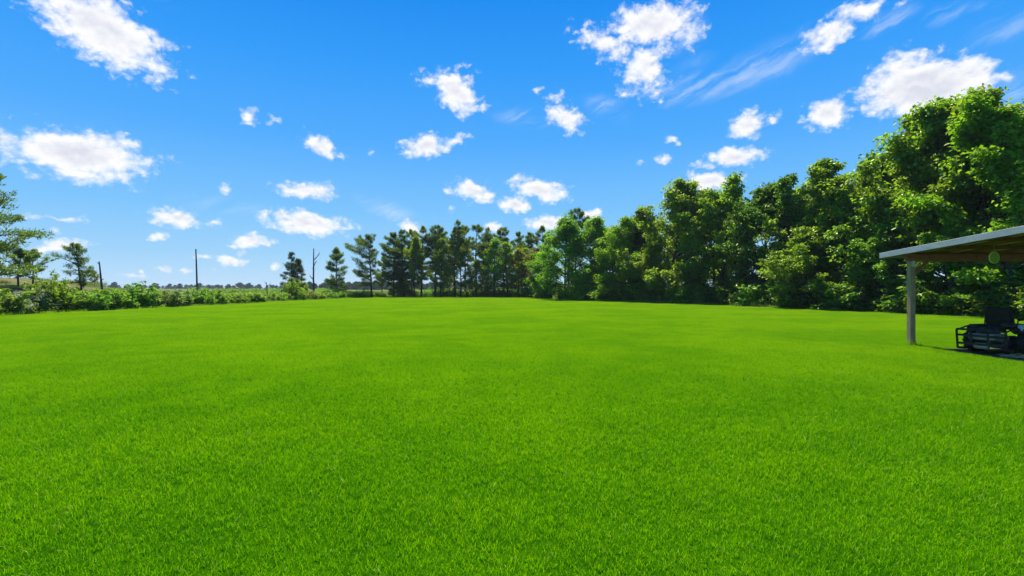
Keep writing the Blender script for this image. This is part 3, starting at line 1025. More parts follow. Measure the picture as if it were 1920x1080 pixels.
G_R = 'broadleaf trees of the wood on the right'
G_P = 'pines of the grove beyond the lawn'
G_D = 'broadleaf trees mixed into the pine grove'
tree_rows = [
    # name, label, meshes, px, depth, top y, wide, turn, group
    ('maple_tree', 'tall leafy maple rising directly over the shelter roof at its frame-side end', MAPLE[4], 1905, 29.5, 192, 1.0, 0.4, G_R),
    ('maple_tree', 'tallest maple, dark peaked crown touching the big white cloud', MAPLE[1], 1842, 33, 188, 0.9, 2.0, G_R),
    ('maple_tree', 'maple with broad rounded top just right of the big cloud end', MAPLE[2], 1772, 35, 204, 0.9, 4.1, G_R),
    ('maple_tree', 'maple with airy stepped crown behind the corner of the shelter roof', MAPLE[5], 1706, 37, 228, 0.85, 1.2, G_R),
    ('maple_tree', 'maple with thin nearly bare top twigs against the blue sky', SPARSE[0], 1632, 39.5, 254, 0.9, 0.3, G_R),
    ('maple_tree', 'bushy maple with rounded bright crown, left of the bare-topped maple', MAPLE[0], 1548, 42, 307, 0.95, 3.3, G_R),
    ('maple_tree', 'narrow maple between two gaps where sky shows through the wood', MAPLE[5], 1487, 46, 332, 0.85, 5.2, G_R),
    ('maple_tree', 'dark green maple with small knob-shaped top, left of the sky gaps', DARK[0], 1425, 48, 352, 0.85, 0.9, G_R),
    ('maple_tree', 'wide bright maple below the lowest right-hand cloud', MAPLE[4], 1345, 53, 343, 0.95, 2.6, G_R),
    ('maple_tree', 'maple at the step where the tall right wood drops to lower trees', MAPLE[2], 1258, 56, 342, 0.85, 0.1, G_R),
    ('broadleaf_tree', 'mid-height tree filling the slope right of the fresh green tree', DARK[1], 1218, 62, 392, 0.8, 1.5, G_R),
    ('broadleaf_tree', 'fresh light green fine-leaved tree standing forward of the wood', LIGHT[0], 1178, 62, 412, 1.0, 0.8, G_R),
    ('broadleaf_tree', 'feathery pale tree with wispy pointed top twigs', LIGHT[1], 1122, 68, 410, 0.95, 2.8, G_R),
    ('broadleaf_tree', 'full green tree with foliage reaching the lawn, end of the right wood', LIGHT[2], 1062, 70, 412, 1.0, 4.0, G_R),
    ('pine_tree', 'dark pine with ragged spiky top poking above lighter crowns', PINE[1], 1078, 76, 393, 0.8, 2.0, G_R),
    ('broadleaf_tree', 'low green tree on the lawn edge beside the rust-tinted tree', LIGHT[0], 1022, 78, 470, 1.0, 3.7, G_R),
    # second row behind
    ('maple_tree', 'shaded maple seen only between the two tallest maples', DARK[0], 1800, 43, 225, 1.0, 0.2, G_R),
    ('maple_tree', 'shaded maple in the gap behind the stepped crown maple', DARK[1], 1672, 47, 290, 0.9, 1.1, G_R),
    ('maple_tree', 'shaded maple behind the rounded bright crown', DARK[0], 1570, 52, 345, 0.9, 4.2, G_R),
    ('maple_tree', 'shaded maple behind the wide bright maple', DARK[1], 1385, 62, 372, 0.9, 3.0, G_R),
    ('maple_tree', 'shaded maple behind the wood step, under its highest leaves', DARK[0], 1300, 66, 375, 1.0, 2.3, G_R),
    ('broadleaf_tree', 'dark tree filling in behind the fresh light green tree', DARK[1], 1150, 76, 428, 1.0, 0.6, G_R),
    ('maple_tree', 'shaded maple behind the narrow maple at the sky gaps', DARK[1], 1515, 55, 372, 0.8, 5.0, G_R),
    ('broadleaf_tree', 'green tree between the fresh light green tree and the feathery pale tree', LIGHT[2], 1150, 66, 436, 0.8, 1.4, G_R),
    ('broadleaf_tree', 'yellow-green low tree at the lawn edge under the wood step', LIGHT[1], 1225, 57, 455, 0.9, 5.5, G_R),
    ('maple_tree', 'low bushy maple at the lawn edge below the rounded bright crown', MAPLE[2], 1520, 39.5, 440, 1.25, 1.8, G_R),
    ('maple_tree', 'low bushy maple at the lawn edge left of the shelter post', MAPLE[0], 1650, 35.5, 425, 1.15, 4.9, G_R),
    ('maple_tree', 'low bushy maple seen under the shelter beam', MAPLE[1], 1800, 30.5, 430, 1.2, 0.6, G_R),
    # grove of pines
    ('pine_tree', 'lone open pine left of the grove with long bare-looking limbs', (make_pine(340, 11.2, 4.0, 0.20, skip=0.30, side=2.9, lean=-0.06, dead=8, per=12), 11.2), 697, 88, 440, 1.0, 0.0, G_P),
    ('pine_tree', 'dark bushy pine at the left end of the grove, foliage to the ground', PINE_LOW[0], 738, 91, 438, 1.0, 0.5, G_P),
    ('pine_tree', 'small ragged pine tucked against the left end of the grove', PINE[3], 716, 96, 478, 0.85, 1.3, G_P),
    ('pine_tree', 'dense dark pine, second in the grove from its bushy left end', PINE_LOW[0], 757, 93, 434, 0.85, 2.9, G_P),
    ('pine_tree', 'straight pine behind the first yellow-green tree of the grove', PINE[0], 790, 93, 427, 0.9, 1.0, G_P),
    ('pine_tree', 'slim dark pine whose crown touches its taller neighbour', PINE[1], 816, 92, 424, 0.85, 2.2, G_P),
    ('pine_tree', 'tallest pine of the grove with open twiggy top', PINE[2], 853, 91, 416, 0.85, 0.3, G_P),
    ('pine_tree', 'broad flat-topped pine with sky showing among its limbs', PINE[4], 892, 93, 423, 1.05, 3.8, G_P),
    ('pine_tree', 'pine rising above the light green trees of the grove', PINE[1], 945, 95, 428, 0.85, 5.0, G_P),
    ('pine_tree', 'short pine just left of the rust-tinted tree', PINE[3], 988, 97, 438, 0.9, 0.9, G_P),
    ('pine_tree', 'pine at the right end of the grove, against the low cloud', PINE[0], 1022, 94, 425, 0.85, 4.4, G_P),
    ('pine_tree', 'thin pine behind the tallest pine', PINE[3], 838, 98, 448, 0.75, 2.0, G_P),
    ('pine_tree', 'thin pine at the back behind the flat-topped pine', PINE[1], 910, 99, 446, 0.7, 1.8, G_P),
    ('pine_tree', 'pine closing the gap right of the bushy left end of the grove', PINE[4], 772, 98, 432, 0.95, 2.2, G_P),
    ('pine_tree', 'pine behind the gap left of the tallest pine', PINE[0], 832, 99, 428, 0.9, 5.6, G_P),
    ('pine_tree', 'pine crown just right of the tallest pine', PINE[4], 872, 98, 424, 0.9, 1.1, G_P),
    ('pine_tree', 'pine filling in right of the flat-topped pine', PINE[2], 920, 99, 430, 0.85, 3.3, G_P),
    ('pine_tree', 'pine behind the yellow-tinged tree', PINE[0], 968, 99, 436, 0.85, 2.6, G_P),
    # broadleaf trees inside the grove
    ('broadleaf_tree', 'first yellow-green tree in the grove, between dark pines', SLIM_Y[0], 777, 90, 446, 0.8, 0.2, G_D),
    ('broadleaf_tree', 'tall slim green tree leaning on the slim dark pine', SLIM_L[0], 826, 90, 448, 0.78, 1.9, G_D),
    ('broadleaf_tree', 'yellow-green crown halfway up the tallest pine', SLIM_Y[1], 864, 89.5, 446, 0.72, 4.0, G_D),
    ('broadleaf_tree', 'low yellow-green tree under the flat-topped pine', SLIM_Y[0], 892, 89, 488, 1.05, 2.7, G_D),
    ('broadleaf_tree', 'light green tree with high crown beside the flat-topped pine', SLIM_L[1], 926, 90, 448, 0.85, 3.1, G_D),
    ('broadleaf_tree', 'light green tree in front of the pine above the light trees', SLIM_L[0], 952, 89, 456, 0.9, 4.6, G_D),
    ('broadleaf_tree', 'yellow-tinged tree left of the rust-tinted tree', SLIM_Y[1], 972, 88, 468, 0.95, 0.7, G_D),
    ('broadleaf_tree', 'rust-tinted brownish green tree at the right of the grove', RUST[0], 1000, 87, 466, 1.0, 1.0, G_D),
    ('broadleaf_tree', 'small green tree with foliage low to the lawn, left of the tallest pine', SLIM_L[1], 838, 91, 492, 0.7, 5.1, G_D),
    ('broadleaf_tree', 'small light green tree behind the yellow-tinged tree', SLIM_L[0], 984, 92, 466, 0.8, 2.1, G_D),
    ('broadleaf_tree', 'low green tree between the flat-topped pine and light green trees', SLIM_L[1], 912, 92, 482, 0.75, 0.5, G_D),
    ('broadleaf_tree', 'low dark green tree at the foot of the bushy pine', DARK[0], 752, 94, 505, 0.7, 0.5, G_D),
]
for (nm, lb, (meshes, hs), px, d, ty, wd, rz, gr) in tree_rows:
    plant(nm, lb, 'tree', meshes, px, d, hs, height_for(ty, d), wd, rz, gr)

# ------------------------------------------------------------------ trees beyond the hedge on the left
UMB2 = (make_broadleaf(412, 7.0, 3.1, 0.38, 'dark_leaf', 18, 40, 0.17, 0.40, trunk_r=0.17, flat=0.45), 7.0)
LARCH = (make_pine(420, 7.0, 2.3, 0.16, skip=0.36, per=9, tuft=0.24, width=0.06, droop=0.05, side=3.0, lean=-0.10, dead=4), 7.0)
EDGE = (make_pine(430, 10.5, 4.6, 0.14, 'pine_needle', step=0.042, skip=0.24, per=11, tuft=0.30, width=0.075, droop=-0.02, dead=6), 10.5)
SPRUCE = (make_pine(440, 7.2, 2.0, 0.10, 'spruce_needle', step=0.052, shape='cone', skip=0.22, per=13, tuft=0.26, width=0.055, dead=0), 7.2)
SPRUCE2 = (make_pine(441, 6.0, 1.6, 0.12, 'spruce_needle', step=0.055, shape='cone', skip=0.25, per=13, tuft=0.26, width=0.055, dead=0), 6.0)
SMALLP = (make_pine(450, 8.0, 2.1, 0.18, skip=0.36, per=12, tuft=0.32, width=0.075, dead=3), 8.0)
left_trees = [
    ('conifer_tree', 'large conifer cut by the frame, dark layered branches reaching in at far left', EDGE, -62, 37, 296, 0.92, 3.4),
    ('broadleaf_tree', 'spreading umbrella-shaped tree with dark trunk and light green top at far left', UMB2, 34, 47, 466, 1.0, 0.4),
    ('broadleaf_tree', 'twin of the umbrella tree, with limb stretched towards the larch', UMB2, 62, 49, 468, 0.95, 2.9),
    ('larch_tree', 'leaning larch with layered drooping branches beside the broken trunk', LARCH, 156, 48, 457, 1.0, 0.0),
    ('broadleaf_tree', 'small yellowish round tree behind the leaning larch', (SLIM_Y[0][0], 9), 178, 60, 508, 1.1, 0.0),
    ('spruce_tree', 'dense conical spruce with two tops above the hedge', SPRUCE, 547, 72, 474, 1.0, 0.0),
    ('spruce_tree', 'lower second spruce merged with the conical spruce', SPRUCE2, 559, 73, 486, 1.0, 0.7),
    ('pine_tree', 'small thin pine with pointed leader between dead snag and lone pine', SMALLP, 633, 82, 466, 0.85, 1.0),
]
for (nm, lb, (meshes, hs), px, d, ty, wd, rz) in left_trees:
    X, Y = at(px, d)
    plant(nm, lb, 'tree', meshes, px, d, hs, height_for(ty, d) - ground_z(X, Y), wd, rz)


def dead_tree(name, label, px, d, ty, lean, limbs, r0, seed):
    X, Y = at(px, d)
    H = height_for(ty, d) - ground_z(X, Y)
    t = thing(name, label, 'dead tree', (X, Y, ground_z(X, Y)))
    rng = np.random.default_rng(seed)
    tp, _ = curve_pts(rng, (0, 0, -0.2), (lean, 0, 1), H + 0.2, 7, 0, 0.012)
    MB().tube(tp, [r0 * (1 - i / 11) for i in range(8)], 8).build('trunk', 'dead_wood', t)
    for (f, az, el, L) in limbs:
        b, _ = curve_pts(rng, interp(tp, f), (math.cos(az) * math.cos(el), math.sin(az) * math.cos(el), math.sin(el)), L, 4, 0.03, 0.14)
        m = MB().tube(b, [r0 * 0.42, r0 * 0.36, r0 * 0.28, r0 * 0.2, r0 * 0.08], 5)
        tw, _ = curve_pts(rng, b[2], (math.cos(az + 0.7), 0.3, 0.6), L * 0.35, 2, 0, 0.1)
        m.tube(tw, [r0 * 0.2, r0 * 0.14, r0 * 0.05], 4)
        m.build('branch', 'dead_wood', t)
    return t


dead_tree('dead_tree', 'bare dead snag with upturned broken limbs between spruce and thin pine', 588, 74, 466, -0.005,
          [(0.78, 0.3, 0.9, 1.5), (0.66, 0.2, 0.8, 1.0), (0.52, 0.1, 1.0, 0.9), (0.40, 2.9, 0.7, 1.0), (0.30, 3.0, 0.25, 0.9), (0.6, 2.6, 0.6, 0.4)], 0.17, 3)
dead_tree('dead_tree', 'broken leaning dead trunk just right of the larch', 195, 46, 490, -0.09, [(0.93, 2.9, 0.8, 0.35), (0.6, 0.2, 0.3, 0.25)], 0.13, 4)
dead_tree('dead_tree', 'tiny bent dead tree on the skyline left of the spruce', 502, 78, 528, -0.12, [(0.7, 0.2, 0.5, 1.0), (0.55, 3.0, 0.05, 1.3), (0.85, 3.1, 0.7, 0.6), (0.8, 0.1, 0.1, 0.9)], 0.10, 6)

# utility pole
X, Y = at(370, 60)
pole = thing('utility_pole', 'single tall bare dark pole standing in the left hedge', 'pole', (X, Y, 0))
surf_mat('pole_wood', noisy((0.030, 0.026, 0.024), (0.07, 0.06, 0.055), 4.0), 0.85, spec=0.2)
MB().tube([(0, 0, -0.3), (-0.07, 0, 3.0), (-0.17, 0, height_for(468, 60))], [0.105, 0.09, 0.07], 10).build('post', 'pole_wood', pole)
MB().lathe([(0.078, 0.0), (0.078, 0.03), (0.02, 0.08)], c=(-0.17, 0, height_for(468, 60) - 0.01), n=10).build('cap', 'pole_wood', pole)

# ------------------------------------------------------------------ left hedge of shrubs
BUSH = [(make_bush(500 + s, 1.8, 1.3, 'bush_leaf', spiky=sp, per=20, leaf=0.165), 1.8) for s, sp in ((0, 0.4), (1, 0.8), (2, 0.6), (3, 0.3))]
PALE = [(make_bush(520 + s, 1.6, 1.25, 'pale_bush_leaf', spiky=0.5, blossom=bl, per=20, leaf=0.15), 1.6) for s, bl in ((0, 46), (1, 26))]
DARKB = [(make_bush(540 + s, 2.2, 1.4, 'bush_leaf' if s == 0 else 'dark_leaf', stems=32, spiky=0.15, per=22, leaf=0.17), 2.2) for s in range(2)]
G_H = 'shrubs of the hedge along the left lawn edge'
bush_rows = [
    # label, meshes, px, top y, wide, offset behind the lawn edge
    ('yellow-green shrub cut by the left frame edge', BUSH[0], -12, 540, 1.0, 1.3),
    ('low greyish flowering shrub nearest the left frame edge', PALE[0], 28, 560, 1.1, 0.7),
    ('shrub with white blossom in front of the tallest hedge shrub', PALE[0], 62, 543, 0.9, 1.2),
    ('tallest rounded dark-hearted shrub of the left hedge', DARKB[0], 92, 512, 0.50, 1.3),
    ('leafy shrub hugging the right side of the tallest shrub', BUSH[2], 132, 541, 1.15, 1.3),
    ('low broad shrub with a dark hollow at its foot, below the larch', BUSH[3], 160, 549, 1.1, 1.0),
    ('bright shrub around the foot of the broken leaning trunk', BUSH[0], 196, 543, 1.1, 1.4),
    ('shrub right of the broken trunk, with upright leafy shoots', BUSH[1], 230, 540, 1.0, 1.2),
    ('shrub with two pointed shoots standing above the hedge', BUSH[1], 264, 530, 0.95, 1.4),
    ('pale shrub with scattered white blossom midway along the left hedge', PALE[1], 306, 545, 1.15, 1.1),
    ('low yellowish shrub between white blossom and utility pole', BUSH[3], 340, 552, 1.0, 1.0),
    ('dense bright shrub hiding the foot of the utility pole', BUSH[2], 372, 539, 0.95, 1.3),
    ('shrub right beside the utility pole on its right', BUSH[0], 398, 544, 1.0, 1.2),
    ('small shrub where the hedge dips right of the utility pole', BUSH[3], 425, 550, 1.0, 1.2),
    ('low spreading shrub in the middle of the dip in the hedge', BUSH[2], 455, 552, 1.1, 1.4),
    ('dark little shrub left of the bent skyline tree', DARKB[0], 480, 550, 0.8, 1.8),
    ('shrub below the bent skyline tree', BUSH[0], 508, 549, 0.95, 1.4),
    ('tall leafy shrub in front of the conical spruce', BUSH[1], 550, 523, 0.72, 1.5),
    ('shrub between the spruce and the dead snag', BUSH[3], 574, 553, 1.0, 1.2),
    ('shrub right of the dead snag foot', BUSH[0], 604, 552, 1.0, 1.3),
    ('pale green shrub at the foot of the thin pine', BUSH[2], 636, 540, 0.85, 1.4),
    ('shrub right of the thin pine, low and dark', DARKB[1], 658, 550, 0.8, 2.0),
    ('last low shrub of the hedge, before the lone open pine', BUSH[3], 680, 552, 1.0, 1.8),
]
EDGE_Y = np.array([20, 29.5, 40, 50, 62, 75, 88, 91.0])
EDGE_X = np.array([-30, -29.3, -28.2, -27.6, -27.3, -26.2, -24.5, -21.0])


def edge_depth(px):
    ys = np.linspace(20, 91, 500)
    xs = np.interp(ys, EDGE_Y, EDGE_X)
    p = 960 + xs / ys * F
    return float(np.interp(px, p, ys))


for i, (lb, (meshes, hs), px, ty, wd, back) in enumerate(bush_rows):
    d = edge_depth(max(px, -60)) + back * (1 + px / 700.0)
    plant('shrub', lb, 'shrub', meshes, px, d, hs, height_for(ty, d) * 0.98, wd * 1.12, i * 1.7, G_H, ('stem', 'foliage', 'blossom'))

# low brush that fills between the shrubs and the undergrowth of the woods
WEED = [make_bush(600 + s, 1.0, 0.9, m, stems=14, per=12, leaf=0.12, clump=0.22, spiky=0.7)[1] for s, m in ((0, 'bush_leaf'), (1, 'pale_bush_leaf'), (2, 'bush_leaf'))]
UNDER = [make_bush(620 + s, 1.6, 1.3, m, stems=18, per=16, leaf=0.17, clump=0.30, spiky=0.4)[1] for s, m in ((0, 'dark_leaf'), (1, 'dark_leaf'), (2, 'maple_leaf'))]


def scatter_stuff(name, protos, pts, seed, smin, smax, label):
    rng = np.random.default_rng(seed)
    n = len(pts)
    P = np.array([(x, y, ground_z(x, y) - 0.03) for x, y in pts])
    rot = np.zeros((n, 3))
    rot[:, 2] = rng.random(n) * 6.28
    s = smin + (smax - smin) * rng.random(n)
    instancer(name, protos, P, rot, np.stack([s * 1.1, s * 1.1, s], 1), rng.integers(0, len(protos), n), label)


rng = np.random.default_rng(77)
pts = []
for k in range(430):
    y = 22 + 69 * rng.random()
    x = float(np.interp(y, EDGE_Y, EDGE_X)) - 1.7 - rng.random() ** 1.4 * 8
    pts.append((x, y))
scatter_stuff('hedge_weeds', WEED, pts, 1, 0.45, 1.0, 'low weeds and brambles between the hedge shrubs')
pts = []
for k in range(300):
    y = 46 + 45 * rng.random()
    x = float(np.interp(y, EDGE_Y, EDGE_X)) - 0.7 - rng.random() ** 1.3 * 4
    pts.append((x, y))
scatter_stuff('hedge_weeds', WEED, pts, 12, 0.75, 1.35, 'low leafy scrub continuing the hedge towards the far corner')
pts = []
RE_Y = np.array([10, 26, 32, 39, 44, 50, 57, 64, 70, 78, 87])
RE_X = np.array([27.8, 26.2, 24.6, 22.6, 20.8, 18.2, 14.5, 10.5, 7.0, 5.0, 2.5])
for k in range(300):
    y = 16 + 70 * rng.random()
    x = float(np.interp(y, RE_Y, RE_X)) + 0.9 + rng.random() ** 1.3 * 9
    pts.append((x, y))
scatter_stuff('undergrowth', UNDER, pts, 2, 0.55, 1.7, 'dark undergrowth at the foot of the right wood')
pts = [(-21 + 27 * rng.random(), 93.5 + rng.random() * 9) for k in range(60)] + [(-8 + 15 * rng.random(), 91 + rng.random() * 8) for k in range(60)]
scatter_stuff('grove_weeds', WEED[:1] + UNDER, pts, 3, 0.4, 1.3, 'weeds under the pine grove')
# longer ragged grass where the mower stops
TALL = [grass_patch(60 + k, 0.7, 260, 0.20, 0.008, 0.8, 'meadow_blade' if k == 2 else 'grass_blade', 0.03) for k in range(3)]
pts = []
for k in range(len(LAWN) - 1):
    (xa, ya), (xb, yb) = LAWN[k], LAWN[k + 1]
    if max(ya, yb) < 16:
        continue
    for q in range(int(math.hypot(xb - xa, yb - ya) * 5)):
        t_ = rng.random()
        cx, cy = (xa + xb) / 2 * 0.02, 0.9
        o_ = rng.normal() * 0.28 + 0.25
        px_, py_ = xa + (xb - xa) * t_, ya + (yb - ya) * t_
        L_ = math.hypot(px_, py_ - 40) + 1e-6
        pts.append((px_ + px_ / L_ * o_, py_ + (py_ - 40) / L_ * o_))
scatter_stuff('edge_grass', TALL, pts, 8, 0.5, 1.3, 'longer uncut grass along the edge of the lawn')
pts = []
for k in range(14):
    a_ = rng.random() * 6.28
    pts.append((11.07 + math.cos(a_) * 0.10, 14.2 + math.sin(a_) * 0.10))
POST_TUFT = [grass_patch(70 + k, 0.28, 60, 0.20, 0.006, 0.8, 'grass_blade', 0.0) for k in range(2)]
scatter_stuff('post_grass', POST_TUFT, pts, 13, 0.6, 1.2, 'longer grass left standing round the shelter post')

# ------------------------------------------------------------------ far land
FAR = [(make_broadleaf(700 + s, 10, 4.6, 0.12, 'far_leaf', 16, 34, 0.7, 1.1), 10) for s in range(3)]
G_F = 'far trees on the skyline'
far_rows = [
    (214, 529, 1.0, 'far round skyline tree, leftmost, just right of the broken trunk'),
    (240, 533, 1.0, 'far skyline tree next right of the leftmost round one'),
    (264, 534, 0.9, 'far skyline tree behind the two pointed shoots'),
    (291, 531, 1.35, 'far wide skyline tree midway between broken trunk and utility pole'),
    (318, 532, 0.9, 'far skyline tree left of the utility pole, single and peaked'),
    (337, 532, 1.1, 'far rounded skyline tree close on the left of the utility pole'),
    (374, 531, 1.2, 'far skyline tree partly behind the utility pole'),
    (392, 534, 1.0, 'far skyline tree close on the right of the utility pole'),
    (408, 534, 1.0, 'far low skyline tree, second right of the utility pole'),
    (428, 533, 1.1, 'far dark round skyline tree standing alone'),
    (450, 530, 1.3, 'far big skyline tree, left half of the largest clump'),
    (466, 531, 1.3, 'far big skyline tree, right half of the largest clump'),
    (486, 533, 1.1, 'far skyline tree right of the largest clump'),
    (518, 535, 1.0, 'far low skyline tree just right of the bent dead tree'),
]
for i, (px, ty, wd, lb) in enumerate(far_rows):
    d = 640 + 60 * math.sin(i * 2.1)
    plant('far_tree', lb, 'tree', FAR[i % 3][0], px, d, 10, height_for(ty, d) * 1.0, wd * 1.1, i * 1.3, G_F)
rng = np.random.default_rng(9)
pts = []
for k in range(150):
    px = 555 + 420 * rng.random()
    pts.append(at(px, 400 + 70 * rng.random()))
for k in range(210):
    px = -150 + 700 * rng.random()
    pts.append(at(px, 760 + 260 * rng.random()))
scatter_stuff('far_wood', [f[0][1] for f in FAR], pts, 4, 0.45, 0.72, 'dark far-off wood along the horizon')
pts = []
for k in range(130):
    px = 380 + 240 * rng.random()
    pts.append(at(px, 120 + 90 * rng.random()))
scatter_stuff('field_scrub', WEED, pts, 5, 0.8, 1.9, 'brownish scrub in the far field')

# ------------------------------------------------------------------ shelter
surf_mat('post_wood', wood_fn((0.34, 0.20, 0.10), (0.58, 0.38, 0.20), (14, 14, 1.2)), 0.85, spec=0.2, bump=(30, 0.3, 0.01))
surf_mat('beam_wood', wood_fn((0.32, 0.12, 0.06), (0.44, 0.19, 0.105), (1.0, 9, 9)), 0.8, spec=0.2, bump=(30, 0.3, 0.01))
surf_mat('rafter_wood', wood_fn((0.20, 0.085, 0.045), (0.30, 0.14, 0.08), (9, 1.0, 9)), 0.8, spec=0.2, bump=(30, 0.3, 0.01))
surf_mat('lit_board_wood', wood_fn((0.60, 0.33, 0.18), (0.70, 0.43, 0.26), (9, 1.0, 9)), 0.8, spec=0.2)  # pale board tone stands in for light caught on the board edges
surf_mat('fascia_paint', wood_fn((0.50, 0.475, 0.43), (0.66, 0.635, 0.58), (9, 1.0, 9)), 0.6, spec=0.3, bump=(20, 0.2, 0.01))
surf_mat('roof_steel', noisy((0.33, 0.34, 0.34), (0.46, 0.47, 0.47), 2.0), 0.45, 0.6)
surf_mat('galvanized', noisy((0.5, 0.5, 0.5), (0.62, 0.62, 0.62), 20.0), 0.4, 0.8)

SL = 0.07                      # roof rises towards the camera
X0, X1, Y0, Y1 = 10.72, 17.2, 7.0, 14.85
def roof_z(y):                 # underside of the roof sheets
    return 2.585 + (14.85 - y) * SL


sh = thing('shelter', 'open wooden lean-to shelter with grey roof edge on posts at right', 'shelter', (14.0, 11.0, 0))
off = Vector((14.0, 11.0, 0))


def S(x, y, z):
    return Vector((x, y, z)) - off


for (x, y) in ((11.07, 14.2), (16.6, 14.2), (11.07, 8.0), (16.6, 8.0)):
    zt = roof_z(y) - 0.30 if y > 10 else roof_z(y) - 0.30
    m = MB().box(S(x, y, zt / 2 - 0.05), (0.145, 0.145, zt + 0.1), 0.010)
    p = m.build('post', 'post_wood', sh)
    b = MB().box(S(x, y - 0.0755, zt - 0.06), (0.10, 0.005, 0.16), 0.0).box(S(x, y, zt + 0.003), (0.15, 0.15, 0.006), 0)
    b.build('bracket', 'galvanized', p)
for y in (14.2, 8.0):
    z = roof_z(y) - 0.195
    MB().bar(S(X0 + 0.2, y, z), S(X1 - 0.25, y, z), 0.09, 0.195, 0.006).build('beam', 'beam_wood', sh)
for (x, y, sg) in ((11.07, 14.2, 1), (16.6, 14.2, -1), (11.07, 8.0, 1), (16.6, 8.0, -1)):
    zt = roof_z(y) - 0.295
    MB().bar(S(x + sg * 0.07, y + 0.012, zt - 0.40), S(x + sg * 0.46, y + 0.012, zt + 0.01), 0.05, 0.11, 0.004, (0, 1, 0)).build('knee_brace', 'beam_wood', sh)
rng = np.random.default_rng(21)
y = Y1 - 0.62
while y > Y0 + 0.2:            # cross rafters between the edge rafters
    MB().bar(S(X0 + 0.05, y, roof_z(y) - 0.085), S(X1 - 0.05, y, roof_z(y) - 0.085), 0.04, 0.085, 0.003).build('rafter', 'rafter_wood', sh)
    y -= 1.25
x = X0 + 0.06
k = 0
while x < X1 - 0.05:           # roof boards laid up the slope, alternately lapped
    w = 0.145 + 0.01 * rng.normal()
    dz = 0.012 if k % 2 else 0.030
    MB().bar(S(x + w / 2, Y1 - 0.02, roof_z(Y1 - 0.02) - dz), S(x + w / 2, Y0 + 0.03, roof_z(Y0 + 0.03) - dz), w + (0.02 if k % 2 else -0.012), 0.016, 0.002).build('roof_board', ('rafter_wood', 'lit_board_wood', 'beam_wood')[k % 3], sh)
    x += w
    k += 1
# ribbed steel sheets, 0.9 m wide each
xs = X0 + 0.002
while xs < X1 - 0.05:
    w = min(0.9, X1 - xs)
    prof = []
    k = 0
    nx = 5
    for r in range(nx):
        a = xs + w * r / nx
        prof += [(a + 0.004, 0.0), (a + 0.115, 0.0), (a + 0.130, 0.022), (a + 0.160, 0.022), (a + 0.175, 0.0)]
    V, Fc = [], []
    for (px_, pz) in prof:
        for yy in (Y1 + 0.03, Y0):
            V.append(S(min(px_, xs + w - 0.002), yy, roof_z(yy) + pz))
            V.append(S(min(px_, xs + w - 0.002), yy, roof_z(yy) + pz + 0.0015))
    for r in range(len(prof) - 1):
        a, b = r * 4, r * 4 + 4
        Fc += [(a, b, b + 2, a + 2), (a + 1, a + 3, b + 3, b + 1), (a, a + 1, b + 1, b), (a + 2, b + 2, b + 3, a + 3)]
    mm = MB().add(V, Fc)
    mm.build('roof_sheet', 'roof_steel', sh)
    xs += w
# rake and eave boards
MB().bar(S(X0 - 0.020, Y1 + 0.04, roof_z(Y1 + 0.04) - 0.045), S(X0 - 0.020, Y0, roof_z(Y0) - 0.045), 0.03, 0.15, 0.004).build('fascia_board', 'fascia_paint', sh)
MB().bar(S(X0 + 0.006, Y1 + 0.026, roof_z(Y1) - 0.055), S(X1, Y1 + 0.026, roof_z(Y1) - 0.055), 0.024, 0.11, 0.004).build('fascia_board', 'fascia_paint', sh)
MB().bar(S(X0 + 0.022, Y1 - 0.01, roof_z(Y1 - 0.01) - 0.115), S(X0 + 0.022, Y0, roof_z(Y0) - 0.115), 0.038, 0.05, 0.003).build('edge_rafter', 'rafter_wood', sh)
for (x, y) in ((11.42, 14.0), (12.05, 13.6), (12.6, 13.9), (13.35, 14.0)):      # short hangers from beam to rafters
    zz = roof_z(y)
    MB().bar(S(x, y, zz - 0.10), S(x, y, zz - 0.24), 0.03, 0.012, 0.002, (0, 1, 0)).build('hanger', 'rafter_wood', sh)

# hanging lime disc
surf_mat('lime_mesh', noisy((0.24, 0.44, 0.02), (0.32, 0.54, 0.03), 40.0), 0.6)
surf_mat('lime_rim', noisy((0.66, 0.76, 0.16), (0.74, 0.82, 0.22), 10.0), 0.45)
surf_mat('cord', noisy((0.3, 0.28, 0.2), (0.4, 0.38, 0.28), 10.0), 0.9)
dY = 12.6
dX = (1864 - 960) / F * dY
dZ = height_for(483, dY)
disc = thing('hanging_disc', 'round lime-green disc with paler rim hanging under the shelter roof', 'ornament', (dX, dY, dZ), R(8))
MB().lathe([(0.001, -0.018), (0.08, -0.022), (0.128, -0.008), (0.128, 0.008), (0.08, 0.022), (0.001, 0.018)], 'y', n=28).build('face', 'lime_mesh', disc)
ring = [(0.138 * math.cos(a), 0, 0.138 * math.sin(a)) for a in np.linspace(0, 2 * math.pi, 29)]
MB().tube(ring, 0.014, 8, cap=False).build('rim', 'lime_rim', disc)
MB().tube([(0, 0, 0.145), (0.002, 0, 0.2), (0, 0, roof_z(dY) - dZ - 0.09)], 0.006, 5).build('string', 'cord', disc)

